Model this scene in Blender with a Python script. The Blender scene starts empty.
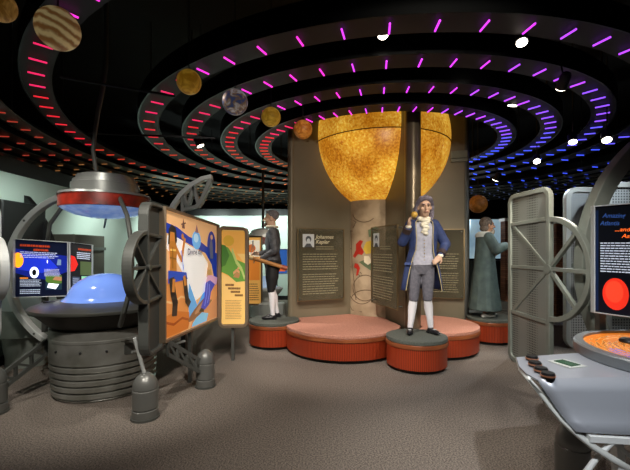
import bpy, bmesh, math, random
from mathutils import Vector, Matrix
random.seed(7)
PI = math.pi
H, F, CX, CZ = 250.0, 370.0, 315.0, 1.48
C = bpy.context.scene.collection
def P(px, py, D): return Vector(((px-CX)/F*D, D, CZ+(H-py)/F*D))
def srgb(c):
    if isinstance(c, str):
        c = [int(c[i:i+2], 16)/255 for i in (0, 2, 4)]
    return tuple(((v+.055)/1.055)**2.4 if v > .04045 else v/12.92 for v in c)+(1,)
# ------------------------------------------------------------------ materials
MATS = {}
def mat(name, col, rough=.5, metal=0, em=0, emcol=None, noise=None, bump=None, alpha=1, trans=0, spec=.5, coat=0):
    if name in MATS: return MATS[name]
    m = bpy.data.materials.new(name); m.use_nodes = True; nt = m.node_tree; b = nt.nodes['Principled BSDF']
    col = srgb(col); b.inputs['Base Color'].default_value = col
    b.inputs['Roughness'].default_value = rough; b.inputs['Metallic'].default_value = metal
    b.inputs['Specular IOR Level'].default_value = spec
    b.inputs['Coat Weight'].default_value = coat
    if em:
        b.inputs['Emission Color'].default_value = srgb(emcol) if emcol else col
        b.inputs['Emission Strength'].default_value = em
    b.inputs['Alpha'].default_value = alpha; b.inputs['Transmission Weight'].default_value = trans
    if noise:                                    # (scale, colour2, contrast low, high)
        tc = nt.nodes.new('ShaderNodeTexCoord'); n = nt.nodes.new('ShaderNodeTexNoise'); r = nt.nodes.new('ShaderNodeValToRGB')
        n.inputs['Scale'].default_value = noise[0]; n.inputs['Detail'].default_value = 6
        r.color_ramp.elements[0].position = noise[2]; r.color_ramp.elements[1].position = noise[3]
        r.color_ramp.elements[0].color = col; r.color_ramp.elements[1].color = srgb(noise[1])
        nt.links.new(tc.outputs['Object'], n.inputs['Vector']); nt.links.new(n.outputs['Fac'], r.inputs['Fac'])
        nt.links.new(r.outputs['Color'], b.inputs['Base Color'])
        if em: nt.links.new(r.outputs['Color'], b.inputs['Emission Color'])
    if bump:                                     # (scale, strength)
        tc = nt.nodes.new('ShaderNodeTexCoord'); n = nt.nodes.new('ShaderNodeTexNoise'); bp = nt.nodes.new('ShaderNodeBump')
        n.inputs['Scale'].default_value = bump[0]; bp.inputs['Strength'].default_value = bump[1]; bp.inputs['Distance'].default_value = .01
        nt.links.new(tc.outputs['Object'], n.inputs['Vector']); nt.links.new(n.outputs['Fac'], bp.inputs['Height'])
        nt.links.new(bp.outputs['Normal'], b.inputs['Normal'])
    MATS[name] = m; return m
steel = mat('satin_steel', '9a9c97', .42, .35, noise=(6, '8c8f8b', .3, .7))
steel_d = mat('dark_steel', '5c5e5a', .42, .35, noise=(5, '50524e', .3, .7))
steel_l = mat('light_steel', 'c4c8c5', .4, .3)
steel_p = mat('painted_grey', '828a82', .5, .15, noise=(9, '787f78', .3, .7))
gunmetal = mat('gunmetal', 'a0a09a', .34, .5, noise=(4, '76766d', .3, .7))
bollard_m = mat('bollard_metal', '6e6f6b', .34, .35)
black = mat('flat_black', '0a0a0b', .9)
black_s = mat('satin_black', '0e0e10', .5)
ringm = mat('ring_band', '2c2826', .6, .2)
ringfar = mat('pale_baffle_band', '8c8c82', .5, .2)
ringf = mat('ring_flange', '16181a', .3, .6)
white = mat('white_paint', 'd8dcdc', .5)
finm = mat('bronze_olive_panel', '7c7460', .45, .2, noise=(1.5, '726a57', .3, .7))
pipem = mat('bronze_pipe', '756a58', .3, .5)
rim_m = mat('copper_wood_rim', '9c5a34', .35, .1, noise=(5, '7f4226', .3, .7))
def ribbed(name, c1, c2):
    m = mat(name, c1, .38, 0, coat=.2); nt = m.node_tree; b = nt.nodes['Principled BSDF']
    uv = nt.nodes.new('ShaderNodeUVMap'); w = nt.nodes.new('ShaderNodeTexWave'); r = nt.nodes.new('ShaderNodeValToRGB'); bp = nt.nodes.new('ShaderNodeBump')
    w.inputs['Scale'].default_value = 14.0; w.inputs['Distortion'].default_value = 0
    r.color_ramp.elements[0].color = srgb(c2); r.color_ramp.elements[1].color = srgb(c1); r.color_ramp.elements[0].position = .05; r.color_ramp.elements[1].position = .5
    nt.links.new(uv.outputs['UV'], w.inputs['Vector']); nt.links.new(w.outputs['Fac'], r.inputs['Fac'])
    nt.links.new(r.outputs['Color'], b.inputs['Base Color']); nt.links.new(w.outputs['Fac'], bp.inputs['Height'])
    bp.inputs['Distance'].default_value = .01; bp.inputs['Strength'].default_value = .5
    nt.links.new(bp.outputs['Normal'], b.inputs['Normal']); return m
cherry = ribbed('ribbed_cherry_wood', 'a23a19', '74240f')
pad_m = mat('rose_carpet_top', 'c08a76', .9, noise=(60, 'a87360', .35, .65), bump=(200, .3))
pad_d = mat('dark_slate_carpet_top', '575c55', .9, noise=(60, '474b45', .35, .65))
def carpet():
    m = mat('grey_carpet', '6b635c', .95, spec=.1); nt = m.node_tree; b = nt.nodes['Principled BSDF']
    tc = nt.nodes.new('ShaderNodeTexCoord'); mx = nt.nodes.new('ShaderNodeMix'); mx.data_type = 'RGBA'
    n = nt.nodes.new('ShaderNodeTexNoise'); n.inputs['Scale'].default_value = 85; n.inputs['Detail'].default_value = 5
    r = nt.nodes.new('ShaderNodeValToRGB'); r.color_ramp.elements[0].position = .38; r.color_ramp.elements[1].position = .62
    r.color_ramp.elements[0].color = srgb('57504a'); r.color_ramp.elements[1].color = srgb('857c73')
    bp = nt.nodes.new('ShaderNodeBump'); bp.inputs['Strength'].default_value = .5; bp.inputs['Distance'].default_value = .01
    nt.links.new(tc.outputs['Object'], n.inputs['Vector']); nt.links.new(n.outputs['Fac'], r.inputs['Fac'])
    nt.links.new(r.outputs['Color'], b.inputs['Base Color']); nt.links.new(n.outputs['Fac'], bp.inputs['Height']); nt.links.new(bp.outputs['Normal'], b.inputs['Normal'])
    return m
def perforated(name, c1, c2, scale=60):
    m = mat(name, c1, .5, .3); nt = m.node_tree; b = nt.nodes['Principled BSDF']
    tc = nt.nodes.new('ShaderNodeTexCoord'); v = nt.nodes.new('ShaderNodeTexVoronoi'); r = nt.nodes.new('ShaderNodeValToRGB')
    v.inputs['Scale'].default_value = scale; v.inputs['Randomness'].default_value = 0
    r.color_ramp.elements[0].position = .28; r.color_ramp.elements[1].position = .36
    r.color_ramp.elements[0].color = srgb(c2); r.color_ramp.elements[1].color = srgb(c1)
    nt.links.new(tc.outputs['Object'], v.inputs['Vector']); nt.links.new(v.outputs['Distance'], r.inputs['Fac']); nt.links.new(r.outputs['Color'], b.inputs['Base Color']); return m
perf = perforated('perforated_grey_sheet', '858b85', '3c413d', 34)
perf_l = perforated('perforated_pale_sheet', 'b4b9bb', '3a3f42', 26)
# ------------------------------------------------------------------ objects
def wm(o):
    m = o.matrix_basis.copy()
    while o.parent: o = o.parent; m = o.matrix_basis @ m
    return m
def tag(o, label=None, cat=None, group=None, kind=None):
    for k, v in (('label', label), ('category', cat), ('group', group), ('kind', kind)):
        if v: o[k] = v
    return o
def thing(name, label, cat, loc=(0, 0, 0), group=None, rz=0, s=1):
    o = bpy.data.objects.new(name, None); o.empty_display_size = .1; C.objects.link(o)
    o.location = loc; o.rotation_euler = (0, 0, rz); o.scale = (s, s, s); return tag(o, label, cat, group)
class MB:
    """collects shapes in world space (or a frame T); build() links them as one mesh"""
    def __init__(s, T=None): s.bm = bmesh.new(); s.T = T or Matrix(); s.mi = 0; s.uvl = s.bm.loops.layers.uv.new('UVMap')
    def _fin(s, vs, fs=None):
        for v in vs: v.co = s.T @ v.co
        return vs
    def face(s, vs, uv=None):
        try: f = s.bm.faces.new(vs)
        except ValueError: return None
        f.material_index = s.mi
        if uv:
            for l, q in zip(f.loops, uv): l[s.uvl].uv = q
        return f
    def box(s, c, size, rot=None):
        c = Vector(c); R = rot or Matrix.Identity(3); vs = []
        for x in (-.5, .5):
            for y in (-.5, .5):
                for z in (-.5, .5):
                    vs.append(s.bm.verts.new(s.T @ (c + R @ Vector((x*size[0], y*size[1], z*size[2])))))
        for q in ((0, 1, 3, 2), (4, 6, 7, 5), (0, 4, 5, 1), (2, 3, 7, 6), (0, 2, 6, 4), (1, 5, 7, 3)): s.face([vs[i] for i in q])
        return s
    def bar(s, a, b, w, t, up=(0, 0, 1)):
        a, b = Vector(a), Vector(b); d = (b-a); L = d.length; d.normalize(); up = Vector(up)
        if abs(d.dot(up)) > .99: up = Vector((0, 1, 0))
        n = d.cross(up).normalized(); u = n.cross(d)
        R = Matrix((d, n, u)).transposed()
        return s.box((a+b)/2, (L, t, w), R)
    def lathe(s, prof, c=(0, 0, 0), n=48, a0=0, a1=2*PI, sx=1, sy=1):
        c = Vector(c); full = abs(a1-a0-2*PI) < 1e-6; rings = []
        m = n if full else n+1
        for (r, z) in prof:
            rings.append([s.bm.verts.new(s.T @ (c+Vector((sx*r*math.cos(a0+(a1-a0)*i/n), sy*r*math.sin(a0+(a1-a0)*i/n), z)))) for i in range(m)] if r > 1e-6 else [s.bm.verts.new(s.T @ (c+Vector((0, 0, z))))])
        for k, (A, B) in enumerate(zip(rings, rings[1:])):
            R0 = max(prof[k][0], prof[k+1][0])
            for i in range(n):
                j = (i+1) % m
                u0, u1 = R0*(a1-a0)*i/n, R0*(a1-a0)*(i+1)/n
                uv = [(u0, prof[k][1]), (u1, prof[k][1]), (u1, prof[k+1][1]), (u0, prof[k+1][1])]
                if len(A) == 1 and len(B) == 1: continue
                if len(A) == 1: s.face([A[0], B[j], B[i]])
                elif len(B) == 1: s.face([A[i], A[j], B[0]])
                else: s.face([A[i], A[j], B[j], B[i]], uv)
        return s
    def tube(s, pts, r, n=10, cap=True):
        pts = [Vector(p) for p in pts]; rr = r if isinstance(r, (list, tuple)) else [r]*len(pts); rings = []
        u = None
        for i, p in enumerate(pts):
            d = (pts[min(i+1, len(pts)-1)]-pts[max(i-1, 0)]).normalized()
            if u is None:
                u = d.orthogonal().normalized()
            u = (u-d*u.dot(d)).normalized(); w = d.cross(u)
            rings.append([s.bm.verts.new(s.T @ (p+(u*math.cos(2*PI*k/n)+w*math.sin(2*PI*k/n))*rr[i])) for k in range(n)])
        for A, B in zip(rings, rings[1:]):
            for k in range(n): s.face([A[k], A[(k+1) % n], B[(k+1) % n], B[k]])
        if cap: s.face(rings[0][::-1]); s.face(rings[-1])
        return s
    def ell(s, c, r, n=16, rot=None, m=10):
        c = Vector(c); R = rot or Matrix.Identity(3)
        if not isinstance(r, (tuple, list)): r = (r, r, r)
        top = s.bm.verts.new(s.T @ (c+R@Vector((0, 0, r[2])))); bot = s.bm.verts.new(s.T @ (c+R@Vector((0, 0, -r[2])))); rings = []
        for j in range(1, m):
            t = PI*j/m
            rings.append([s.bm.verts.new(s.T @ (c+R@Vector((r[0]*math.sin(t)*math.cos(2*PI*i/n), r[1]*math.sin(t)*math.sin(2*PI*i/n), r[2]*math.cos(t))))) for i in range(n)])
        for i in range(n):
            s.face([top, rings[0][i], rings[0][(i+1) % n]]); s.face([bot, rings[-1][(i+1) % n], rings[-1][i]])
            for A, B in zip(rings, rings[1:]): s.face([A[i], B[i], B[(i+1) % n], A[(i+1) % n]])
        return s
    def caps(s, a, b, ra, rb, n=12):
        s.tube([a, b], [ra, rb], n); s.ell(a, ra, n, m=8); s.ell(b, rb, n, m=8); return s
    def chain(s, pts, rs, n=12):
        for i in range(len(pts)-1): s.caps(pts[i], pts[i+1], rs[i], rs[i+1], n)
        return s
    def loft(s, secs, n=24, cap=True, a0=0, a1=2*PI, fold=0, nf=9):
        full = abs(a1-a0-2*PI) < 1e-6 if not isinstance(a0, list) else False
        rings = []; m = n if full else n+1
        for k, (x, y, z, rx, ry) in enumerate(secs):
            A0 = a0[k] if isinstance(a0, list) else a0; A1 = a1[k] if isinstance(a1, list) else a1
            rg = []
            for i in range(m):
                a = A0+(A1-A0)*i/n; f = 1+(fold*k/len(secs))*math.sin(nf*a)
                rg.append(s.bm.verts.new(s.T @ Vector((x+rx*f*math.cos(a), y+ry*f*math.sin(a), z))))
            rings.append(rg)
        for A, B in zip(rings, rings[1:]):
            for i in range(n): s.face([A[i], A[(i+1) % m], B[(i+1) % m], B[i]])
        if cap and full: s.face(rings[0][::-1]); s.face(rings[-1])
        return s
    def prism(s, pts, z0, z1, inset=0):
        """outline (x,y) in the frame, extruded along the frame's z"""
        n = len(pts); A = [s.bm.verts.new(s.T @ Vector((x, y, z0))) for x, y in pts]; B = [s.bm.verts.new(s.T @ Vector((x, y, z1))) for x, y in pts]
        u = 0
        for i in range(n):
            j = (i+1) % n; L = math.dist(pts[i], pts[j]); s.face([A[i], A[j], B[j], B[i]], [(u, z0), (u+L, z0), (u+L, z1), (u, z1)]); u += L
        s.face(A[::-1]); s.face(B); return s
    def band(s, pts, w, t, closed=False):
        """a flat bar of width w bent along a path in the frame's x-z plane, t thick along y"""
        pts = [Vector((p[0], 0, p[1])) for p in pts]; n = len(pts); R = []
        for i, p in enumerate(pts):
            a = pts[(i-1) % n] if closed or i > 0 else p; b = pts[(i+1) % n] if closed or i < n-1 else p
            d = (b-a).normalized(); q = Vector((-d.z, 0, d.x))
            R.append([s.bm.verts.new(s.T @ (p+q*(o*w/2)+Vector((0, y*t/2, 0)))) for o, y in ((-1, -1), (1, -1), (1, 1), (-1, 1))])
        for i in range(n if closed else n-1):
            A, B = R[i], R[(i+1) % n]
            for k in range(4): s.face([A[k], A[(k+1) % 4], B[(k+1) % 4], B[k]])
        if not closed: s.face(R[0][::-1]); s.face(R[-1])
        return s
    def build(s, name, m, parent=None, smooth=False, bevel=0, solid=0, remesh=0, label=None, sub=0):
        bm = s.bm
        bmesh.ops.remove_doubles(bm, verts=bm.verts, dist=1e-6) if not remesh else None
        bmesh.ops.recalc_face_normals(bm, faces=bm.faces)
        if parent is not None:
            inv = wm(parent).inverted(); bm.transform(inv)
        me = bpy.data.meshes.new(name); bm.to_mesh(me); bm.free()
        for q in (m if isinstance(m, list) else [m]): me.materials.append(q)
        o = bpy.data.objects.new(name, me); C.objects.link(o)
        if parent is not None: o.parent = parent
        if remesh:
            r = o.modifiers.new('r', 'REMESH'); r.mode = 'VOXEL'; r.voxel_size = remesh; r.use_smooth_shade = True
            sm = o.modifiers.new('s', 'SMOOTH'); sm.factor = .5; sm.iterations = 2
        if solid:
            q = o.modifiers.new('s', 'SOLIDIFY'); q.thickness = solid; q.offset = 0
        if bevel:
            q = o.modifiers.new('b', 'BEVEL'); q.width = bevel; q.segments = 2; q.limit_method = 'ANGLE'; q.angle_limit = .7
        if sub:
            q = o.modifiers.new('u', 'SUBSURF'); q.levels = q.render_levels = sub
        if smooth:
            for p in me.polygons: p.use_smooth = True
            if smooth != 'all' and not remesh:
                try: me.set_sharp_from_angle(angle=math.radians(38))
                except Exception: pass
        if label: o['label'] = label
        return o
def bake(o):
    dg = bpy.context.evaluated_depsgraph_get(); me = bpy.data.meshes.new_from_object(o.evaluated_get(dg)); o.modifiers.clear(); o.data = me
    for p in me.polygons: p.use_smooth = True
    return o
def plane_T(O, u, n):
    """frame: x along u, y along n, z up, origin O"""
    u = Vector(u).normalized(); n = Vector(n).normalized(); z = Vector((0, 0, 1))
    return Matrix.Translation(O) @ Matrix((u, n, z)).transposed().to_4x4()
def arc(cx, cz, rx, rz, a0, a1, n=24):
    return [(cx+rx*math.cos(math.radians(a0+(a1-a0)*i/n)), cz+rz*math.sin(math.radians(a0+(a1-a0)*i/n))) for i in range(n+1)]
def rrect(x0, z0, x1, z1, r, n=5):
    p = []
    for cx, cz, a in ((x1-r, z1-r, 0), (x0+r, z1-r, 90), (x0+r, z0+r, 180), (x1-r, z0+r, 270)): p += arc(cx, cz, r, r, a, a+90, n)
    return p
class Art:
    """flat printed artwork on a panel: O lower-left corner, U width vector, V height vector; N towards the reader"""
    def __init__(s, O, U, V, N): s.O, s.U, s.V, s.N = Vector(O), Vector(U), Vector(V), Vector(N).normalized(); s.bm = bmesh.new(); s.mats = []; s.k = 0
    def p(s, u, v, k=None): return s.O+s.U*u+s.V*v+s.N*(.0004*(s.k if k is None else k)+.001)
    def _m(s, m):
        if m not in s.mats: s.mats.append(m)
        return s.mats.index(m)
    def poly(s, pts, m, step=True):
        if step: s.k += 1
        pts = [(min(max(u, .012), .988), min(max(v, .008), .992)) for u, v in pts]; pts = [q for i, q in enumerate(pts) if math.dist(q, pts[i-1]) > 1e-5]
        if len(pts) < 3: return s
        f = s.bm.faces.new([s.bm.verts.new(s.p(u, v)) for u, v in pts]); f.material_index = s._m(m); return s
    def rect(s, u0, v0, u1, v1, m, step=True): return s.poly([(u0, v0), (u1, v0), (u1, v1), (u0, v1)], m, step)
    def disc(s, u, v, ru, rv, m, n=28, rot=0):
        cr, sr = math.cos(rot), math.sin(rot)
        return s.poly([(u+ru*math.cos(a)*cr-rv*math.sin(a)*sr, v+ru*math.cos(a)*sr+rv*math.sin(a)*cr) for a in [2*PI*i/n for i in range(n)]], m)
    def stroke(s, pts, w, m):
        s.k += 1
        for (a, b) in zip(pts, pts[1:]):
            a, b = Vector(a), Vector(b); d = (b-a).normalized(); q = Vector((-d.y, d.x))*w/2; a = a-d*w*.3; b = b+d*w*.3
            f = s.bm.faces.new([s.bm.verts.new(s.p(*t)) for t in (a-q, b-q, b+q, a+q)]); f.material_index = s._m(m)
        return s
    def lines(s, u0, v0, u1, v1, n, m, duty=.5, ragged=.12):
        s.k += 1; dv = (v1-v0)/n
        for i in range(n):
            vv = v1-dv*(i+.5); u = u0; end = u1-(u1-u0)*ragged*random.random()
            while u < end:
                w = random.uniform(.03, .09)*(u1-u0)*1.3; e = min(u+w, end)
                f = s.bm.faces.new([s.bm.verts.new(s.p(*t)) for t in ((u, vv-dv*duty/2), (e, vv-dv*duty/2), (e, vv+dv*duty/2), (u, vv+dv*duty/2))]); f.material_index = s._m(m)
                u = e+.014*(u1-u0)
        return s
    def build(s, parent, name='artwork'):
        inv = wm(parent).inverted(); s.bm.transform(inv); bmesh.ops.recalc_face_normals(s.bm, faces=s.bm.faces)
        me = bpy.data.meshes.new(name); s.bm.to_mesh(me); s.bm.free()
        for m in s.mats: me.materials.append(m)
        o = bpy.data.objects.new(name, me); C.objects.link(o); o.parent = parent; return o
    def text(s, txt, u, v, h, m, parent, name='lettering', align='LEFT', shear=0, squash=1):
        cu = bpy.data.curves.new(name, 'FONT'); cu.body = txt; cu.size = 1; cu.align_x = align; cu.shear = shear; cu.offset = .012; cu.extrude = 0
        t = bpy.data.objects.new(name, cu); C.objects.link(t); dg = bpy.context.evaluated_depsgraph_get()
        me = bpy.data.meshes.new_from_object(t.evaluated_get(dg)); bpy.data.objects.remove(t); bpy.data.curves.remove(cu)
        un, vn = s.U.normalized(), s.V.normalized(); hh = h*s.V.length; inv = wm(parent).inverted(); base = s.p(u, v, s.k+4)
        for vert in me.vertices: vert.co = inv @ (base+un*vert.co.x*hh*squash+vn*vert.co.y*hh)
        me.materials.clear(); me.materials.append(m); o = bpy.data.objects.new(name, me); C.objects.link(o); o.parent = parent; return o
EM = {}
def em(col, k=.8):
    key = f'print_{col}_{k}'
    return mat(key, col, .4, 0, em=k)

# ================================================================== setting
def struct(name, b, m): o = b.build(name, m); o['kind'] = 'structure'; return o
struct('floor', MB().box((0, 6, -.05), (22, 24, .1)), carpet())
struct('ceiling', MB().box((0, 6, 4.95), (22, 24, .1)), black)
wallm = mat('pale_green_plaster', 'b9c6bd', .85, noise=(1.2, 'aebdb4', .3, .7))
struct('wall_left', MB().box((-4.12, 5.0, 1.25), (.14, 12.3, 2.5)), wallm)
struct('wall_back', MB().box((-.6, 11.1, 1.25), (7.2, .14, 2.5)), wallm)
struct('trim_1', MB().box((-4.12, 5.0, 2.6), (.2, 12.3, .2)), black_s)
struct('trim_2', MB().box((-.6, 11.1, 2.6), (7.4, .2, .2)), black_s)
struct('wall_far', MB().box((0, 17.5, 2.45), (20, .14, 4.9)), black)
struct('wall_west', MB().box((-10, 6, 2.45), (.14, 23, 4.9)), black)
struct('wall_right', MB().box((10, 6, 2.45), (.14, 23, 4.9)), black)
struct('baseboard_back', MB().box((-.6, 11.0, .06), (7.0, .04, .12)), black_s)
struct('baseboard_left', MB().box((-4.03, 5.0, .06), (.04, 12, .12)), black_s)

# ================================================================== ceiling rings
RC = Vector((1.15, 6.7, 0)); RZ = 3.24
TB = {'ff9a4a': .45, 'ff7a3a': .5, 'ff4a30': .6, 'ff2a3c': .75, 'ff2a6c': .9}
def tubecol(phi):
    a = ((phi+90+180) % 360)-180           # 0 = nearest the camera, + towards the right
    ks = [(-180, 'ff9a4a'), (-150, 'ff7a3a'), (-115, 'ff4a30'), (-85, 'ff2a3c'), (-60, 'ff2a6c'), (-40, 'ee30c8'), (-15, 'd83cf4'), (10, 'b848ff'), (35, '9050ff'), (60, '6458ff'), (85, '4258ff'), (120, '3a5cff'), (180, '4a70ff')]
    i = max(k for k in range(len(ks)) if ks[k][0] <= a); return ks[i][1]
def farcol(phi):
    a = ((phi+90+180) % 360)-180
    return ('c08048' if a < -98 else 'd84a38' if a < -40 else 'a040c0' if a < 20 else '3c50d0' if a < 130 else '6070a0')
ringdata = [(2.06, 64, 'innermost'), (2.63, 64, 'second from the column of the'), (3.21, 64, 'third from the column of the'), (3.79, 64, 'fourth from the column of the'), (4.95, 92, 'fifth from the column of the'), (5.55, 96, 'sixth from the column of the'), (6.05, 100, 'seventh from the column of the'), (6.55, 100, 'eighth from the column of the'), (7.05, 100, 'ninth from the column of the'), (7.6, 100, 'tenth from the column of the'), (8.2, 100, 'outermost of the')]
for k, (R, n, w) in enumerate(ringdata):
    lab = ('innermost of the dark ceiling rings, hanging tight round the glowing column' if k == 0 else f'{w} dark ceiling rings lined with short neon tubes')
    t = thing('ceiling_ring', lab, 'ceiling ring', (RC.x, RC.y, RZ))
    # visible arc
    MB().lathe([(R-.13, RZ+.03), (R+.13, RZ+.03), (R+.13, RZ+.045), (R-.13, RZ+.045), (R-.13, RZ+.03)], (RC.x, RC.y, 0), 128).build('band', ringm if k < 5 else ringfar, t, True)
    MB().lathe([(R+.13, RZ+.02), (R+.145, RZ+.02), (R+.145, RZ+.24), (R+.13, RZ+.24), (R+.13, RZ+.02)], (RC.x, RC.y, 0), 128).build('flange', ringf, t, True)
    for q in range(6):
        a = q*PI/3+.3; p = RC+Vector((math.cos(a)*R, math.sin(a)*R, 0)); MB().tube([p+Vector((0, 0, RZ+.04)), p+Vector((0, 0, 4.9))], .012, 6).build('hanger', black_s, t)
    for i in range(n):
        phi = 360*(i+.5)/n; a = math.radians(phi); d = Vector((math.cos(a), math.sin(a), 0)); p = RC+d*R
        if p.y < .9: continue
        px = CX+F*p.x/p.y; py = H-F*(RZ-CZ)/p.y
        if not (-25 < px < 655 and py > -15): continue
        L, r = (.07, .0085) if k < 5 else (.06, .009)
        if p.y > 9 and abs(px-378) < 75: continue
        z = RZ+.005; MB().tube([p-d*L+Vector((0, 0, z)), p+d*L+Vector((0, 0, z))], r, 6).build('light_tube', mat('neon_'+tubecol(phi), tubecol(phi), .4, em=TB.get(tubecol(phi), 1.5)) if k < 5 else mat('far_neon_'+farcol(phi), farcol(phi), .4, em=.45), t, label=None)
# ceiling pipes
for i, (a, b, l) in enumerate([((60, 77, 3.2), (175, 102, 3.6), 'thin grey ceiling pipe high above the left console'), ((88, 133, 4.2), (215, 139, 4.4), 'thin grey ceiling pipe crossing behind the hanging pole')]):
    p, q = P(*a), P(*b); q.z = p.z
    tag(MB().tube([p, q], .012, 8).build('ceiling_pipe', black_s), l, 'pipe')

# ================================================================== spotlights with their lamps
LAMP = mat('lamp_lens', 'fff4e0', .3, em=9)
LK = 1.5
def aim(o, target):
    d = Vector(target)-o.location; o.rotation_euler = d.to_track_quat('-Z', 'Y').to_euler()
def light(name, loc, target, power, size=50, blend=.6, col=(1, .9, .78), rad=.04):
    l = bpy.data.lights.new(name, 'SPOT'); l.energy = power*LK; l.spot_size = math.radians(size); l.spot_blend = blend; l.color = col; l.shadow_soft_size = rad
    o = bpy.data.objects.new(name, l); o.location = loc; C.objects.link(o); aim(o, target); return o
def spotlight(loc, target, label, power, size=50, col=(1, .9, .78), lens=LAMP, r=.05):
    loc = Vector(loc); d = (Vector(target)-loc).normalized(); t = thing('spotlight', label, 'spotlight', loc)
    MB().tube([loc-d*.02, loc-d*.14, loc-d*.17], [r, r*.95, r*.6], 14).build('housing', black_s, t, True)
    MB().tube([loc-d*.019, loc-d*.012], [r*.86, r*.86], 14).build('lens', lens, t)
    MB().tube([loc-d*.1, Vector((loc.x, loc.y, loc.z+.3)), Vector((loc.x, loc.y, 4.9))], .008, 6).build('stem', black_s, t)
    light('spot_lamp', loc+d*.02, target, power, size, col=col)
WARM, NEUT, COOL = (1, .84, .66), (1, .93, .84), (.86, .95, 1)
SP = [((383, 37, 3.2), (.5, 2.2, 0), 'small bright spotlight above the golden globe, between two rings', 40, 60, NEUT),
      ((522, 44, 3.1), (1.3, 1.9, .0), 'large bright oval spotlight right of the golden globe', 60, 60, NEUT),
      ((490, 68, 3.7), (.9, 6.3, 1.1), 'dim spotlight just right of the golden globe, tilted left', 50, 40, WARM),
      ((560, 90, 3.6), (2.75, 6.0, 1.1), 'dim spotlight inside the second blue-lit ring', 90, 34, NEUT),
      ((573, 143, 5.2), (3.0, 3.9, 0), 'bright spotlight above the perforated screen', 60, 70, NEUT),
      ((607, 141, 4.6), (2.9, 3.2, .2), 'bright spotlight nearest the right edge of the ceiling', 60, 70, NEUT),
      ((537, 162, 6.2), (3.0, 4.6, .8), 'bright spotlight above the right grey gantry', 90, 60, COOL),
      ((512, 107, 4.6), (2.1, 5.3, .4), 'small dim spotlight among the blue tubes of inner rings', 60, 40, WARM),
      ((201, 147, 5.6), (-.66, 5.85, .8), 'small bright spotlight behind the red-lit rings at left', 120, 36, NEUT),
      ((495, 181, 7.0), (2.75, 8.2, .8), 'small spotlight far behind, above the robed figure', 120, 60, COOL)]
for a, tg, lab, pw, sz, col in SP: spotlight(P(*a), tg, lab, pw, sz, col, r=.05 if a[2] < 4 else .06)

# ================================================================== central column
sunm = bpy.data.materials.new('glowing_sun_surface'); sunm.use_nodes = True
def sun_nodes(m, strength):
    nt = m.node_tree; b = nt.nodes['Principled BSDF']; L = nt.links.new
    tc = nt.nodes.new('ShaderNodeTexCoord')
    def noise(sc, det, dist=0):
        n = nt.nodes.new('ShaderNodeTexNoise'); n.inputs['Scale'].default_value = sc; n.inputs['Detail'].default_value = det; n.inputs['Distortion'].default_value = dist; L(tc.outputs['Object'], n.inputs['Vector']); return n
    n1 = noise(30, 10, .3); n2 = noise(2.6, 6, .8)
    r1 = nt.nodes.new('ShaderNodeValToRGB'); e = r1.color_ramp.elements
    e[0].position = .2; e[0].color = srgb('a86208'); e[1].position = .8; e[1].color = srgb('ffe274'); q = e.new(.5); q.color = srgb('e2a632')
    r2 = nt.nodes.new('ShaderNodeValToRGB'); e = r2.color_ramp.elements; e[0].position = .28; e[0].color = (1, 1, 1, 1); e[1].position = .36; e[1].color = (0, 0, 0, 1)
    mx = nt.nodes.new('ShaderNodeMix'); mx.data_type = 'RGBA'; mx.inputs['B'].default_value = srgb('9c3208')
    L(n1.outputs['Fac'], r1.inputs['Fac']); L(n2.outputs['Fac'], r2.inputs['Fac']); L(r2.outputs['Color'], mx.inputs['Factor']); L(r1.outputs['Color'], mx.inputs['A'])
    n3 = noise(1.7, 3); r3 = nt.nodes.new('ShaderNodeValToRGB'); r3.color_ramp.elements[0].position = .35; r3.color_ramp.elements[0].color = srgb('c8a878'); r3.color_ramp.elements[1].position = .62; r3.color_ramp.elements[1].color = (1, 1, 1, 1)
    m2 = nt.nodes.new('ShaderNodeMix'); m2.data_type = 'RGBA'; m2.blend_type = 'MULTIPLY'; m2.inputs['Factor'].default_value = 1
    L(n3.outputs['Fac'], r3.inputs['Fac']); L(mx.outputs['Result'], m2.inputs['A']); L(r3.outputs['Color'], m2.inputs['B'])
    L(m2.outputs['Result'], b.inputs['Base Color']); L(m2.outputs['Result'], b.inputs['Emission Color']); b.inputs['Emission Strength'].default_value = strength; b.inputs['Roughness'].default_value = .35
sun_nodes(sunm, .85)
SC = Vector((1.165, 6.7, 3.42)); SR = 1.225
t = thing('sun_globe', 'large glowing golden sun globe held between the bronze fins of the column', 'globe', SC)
MB().ell(SC, (SR, SR, 1.27), 64, m=40).build('shell', sunm, t, 'all')
zr = 3.30; rr_ = SR*math.sqrt(1-((zr-SC.z)/1.27)**2)
MB().lathe([(rr_, zr-.006), (rr_+.012, zr-.006), (rr_+.012, zr+.006), (rr_, zr+.006), (rr_, zr-.006)], (SC.x, SC.y, 0), 64).build('seam', mat('brown_seam', '5a3a12', .5), t)
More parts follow.
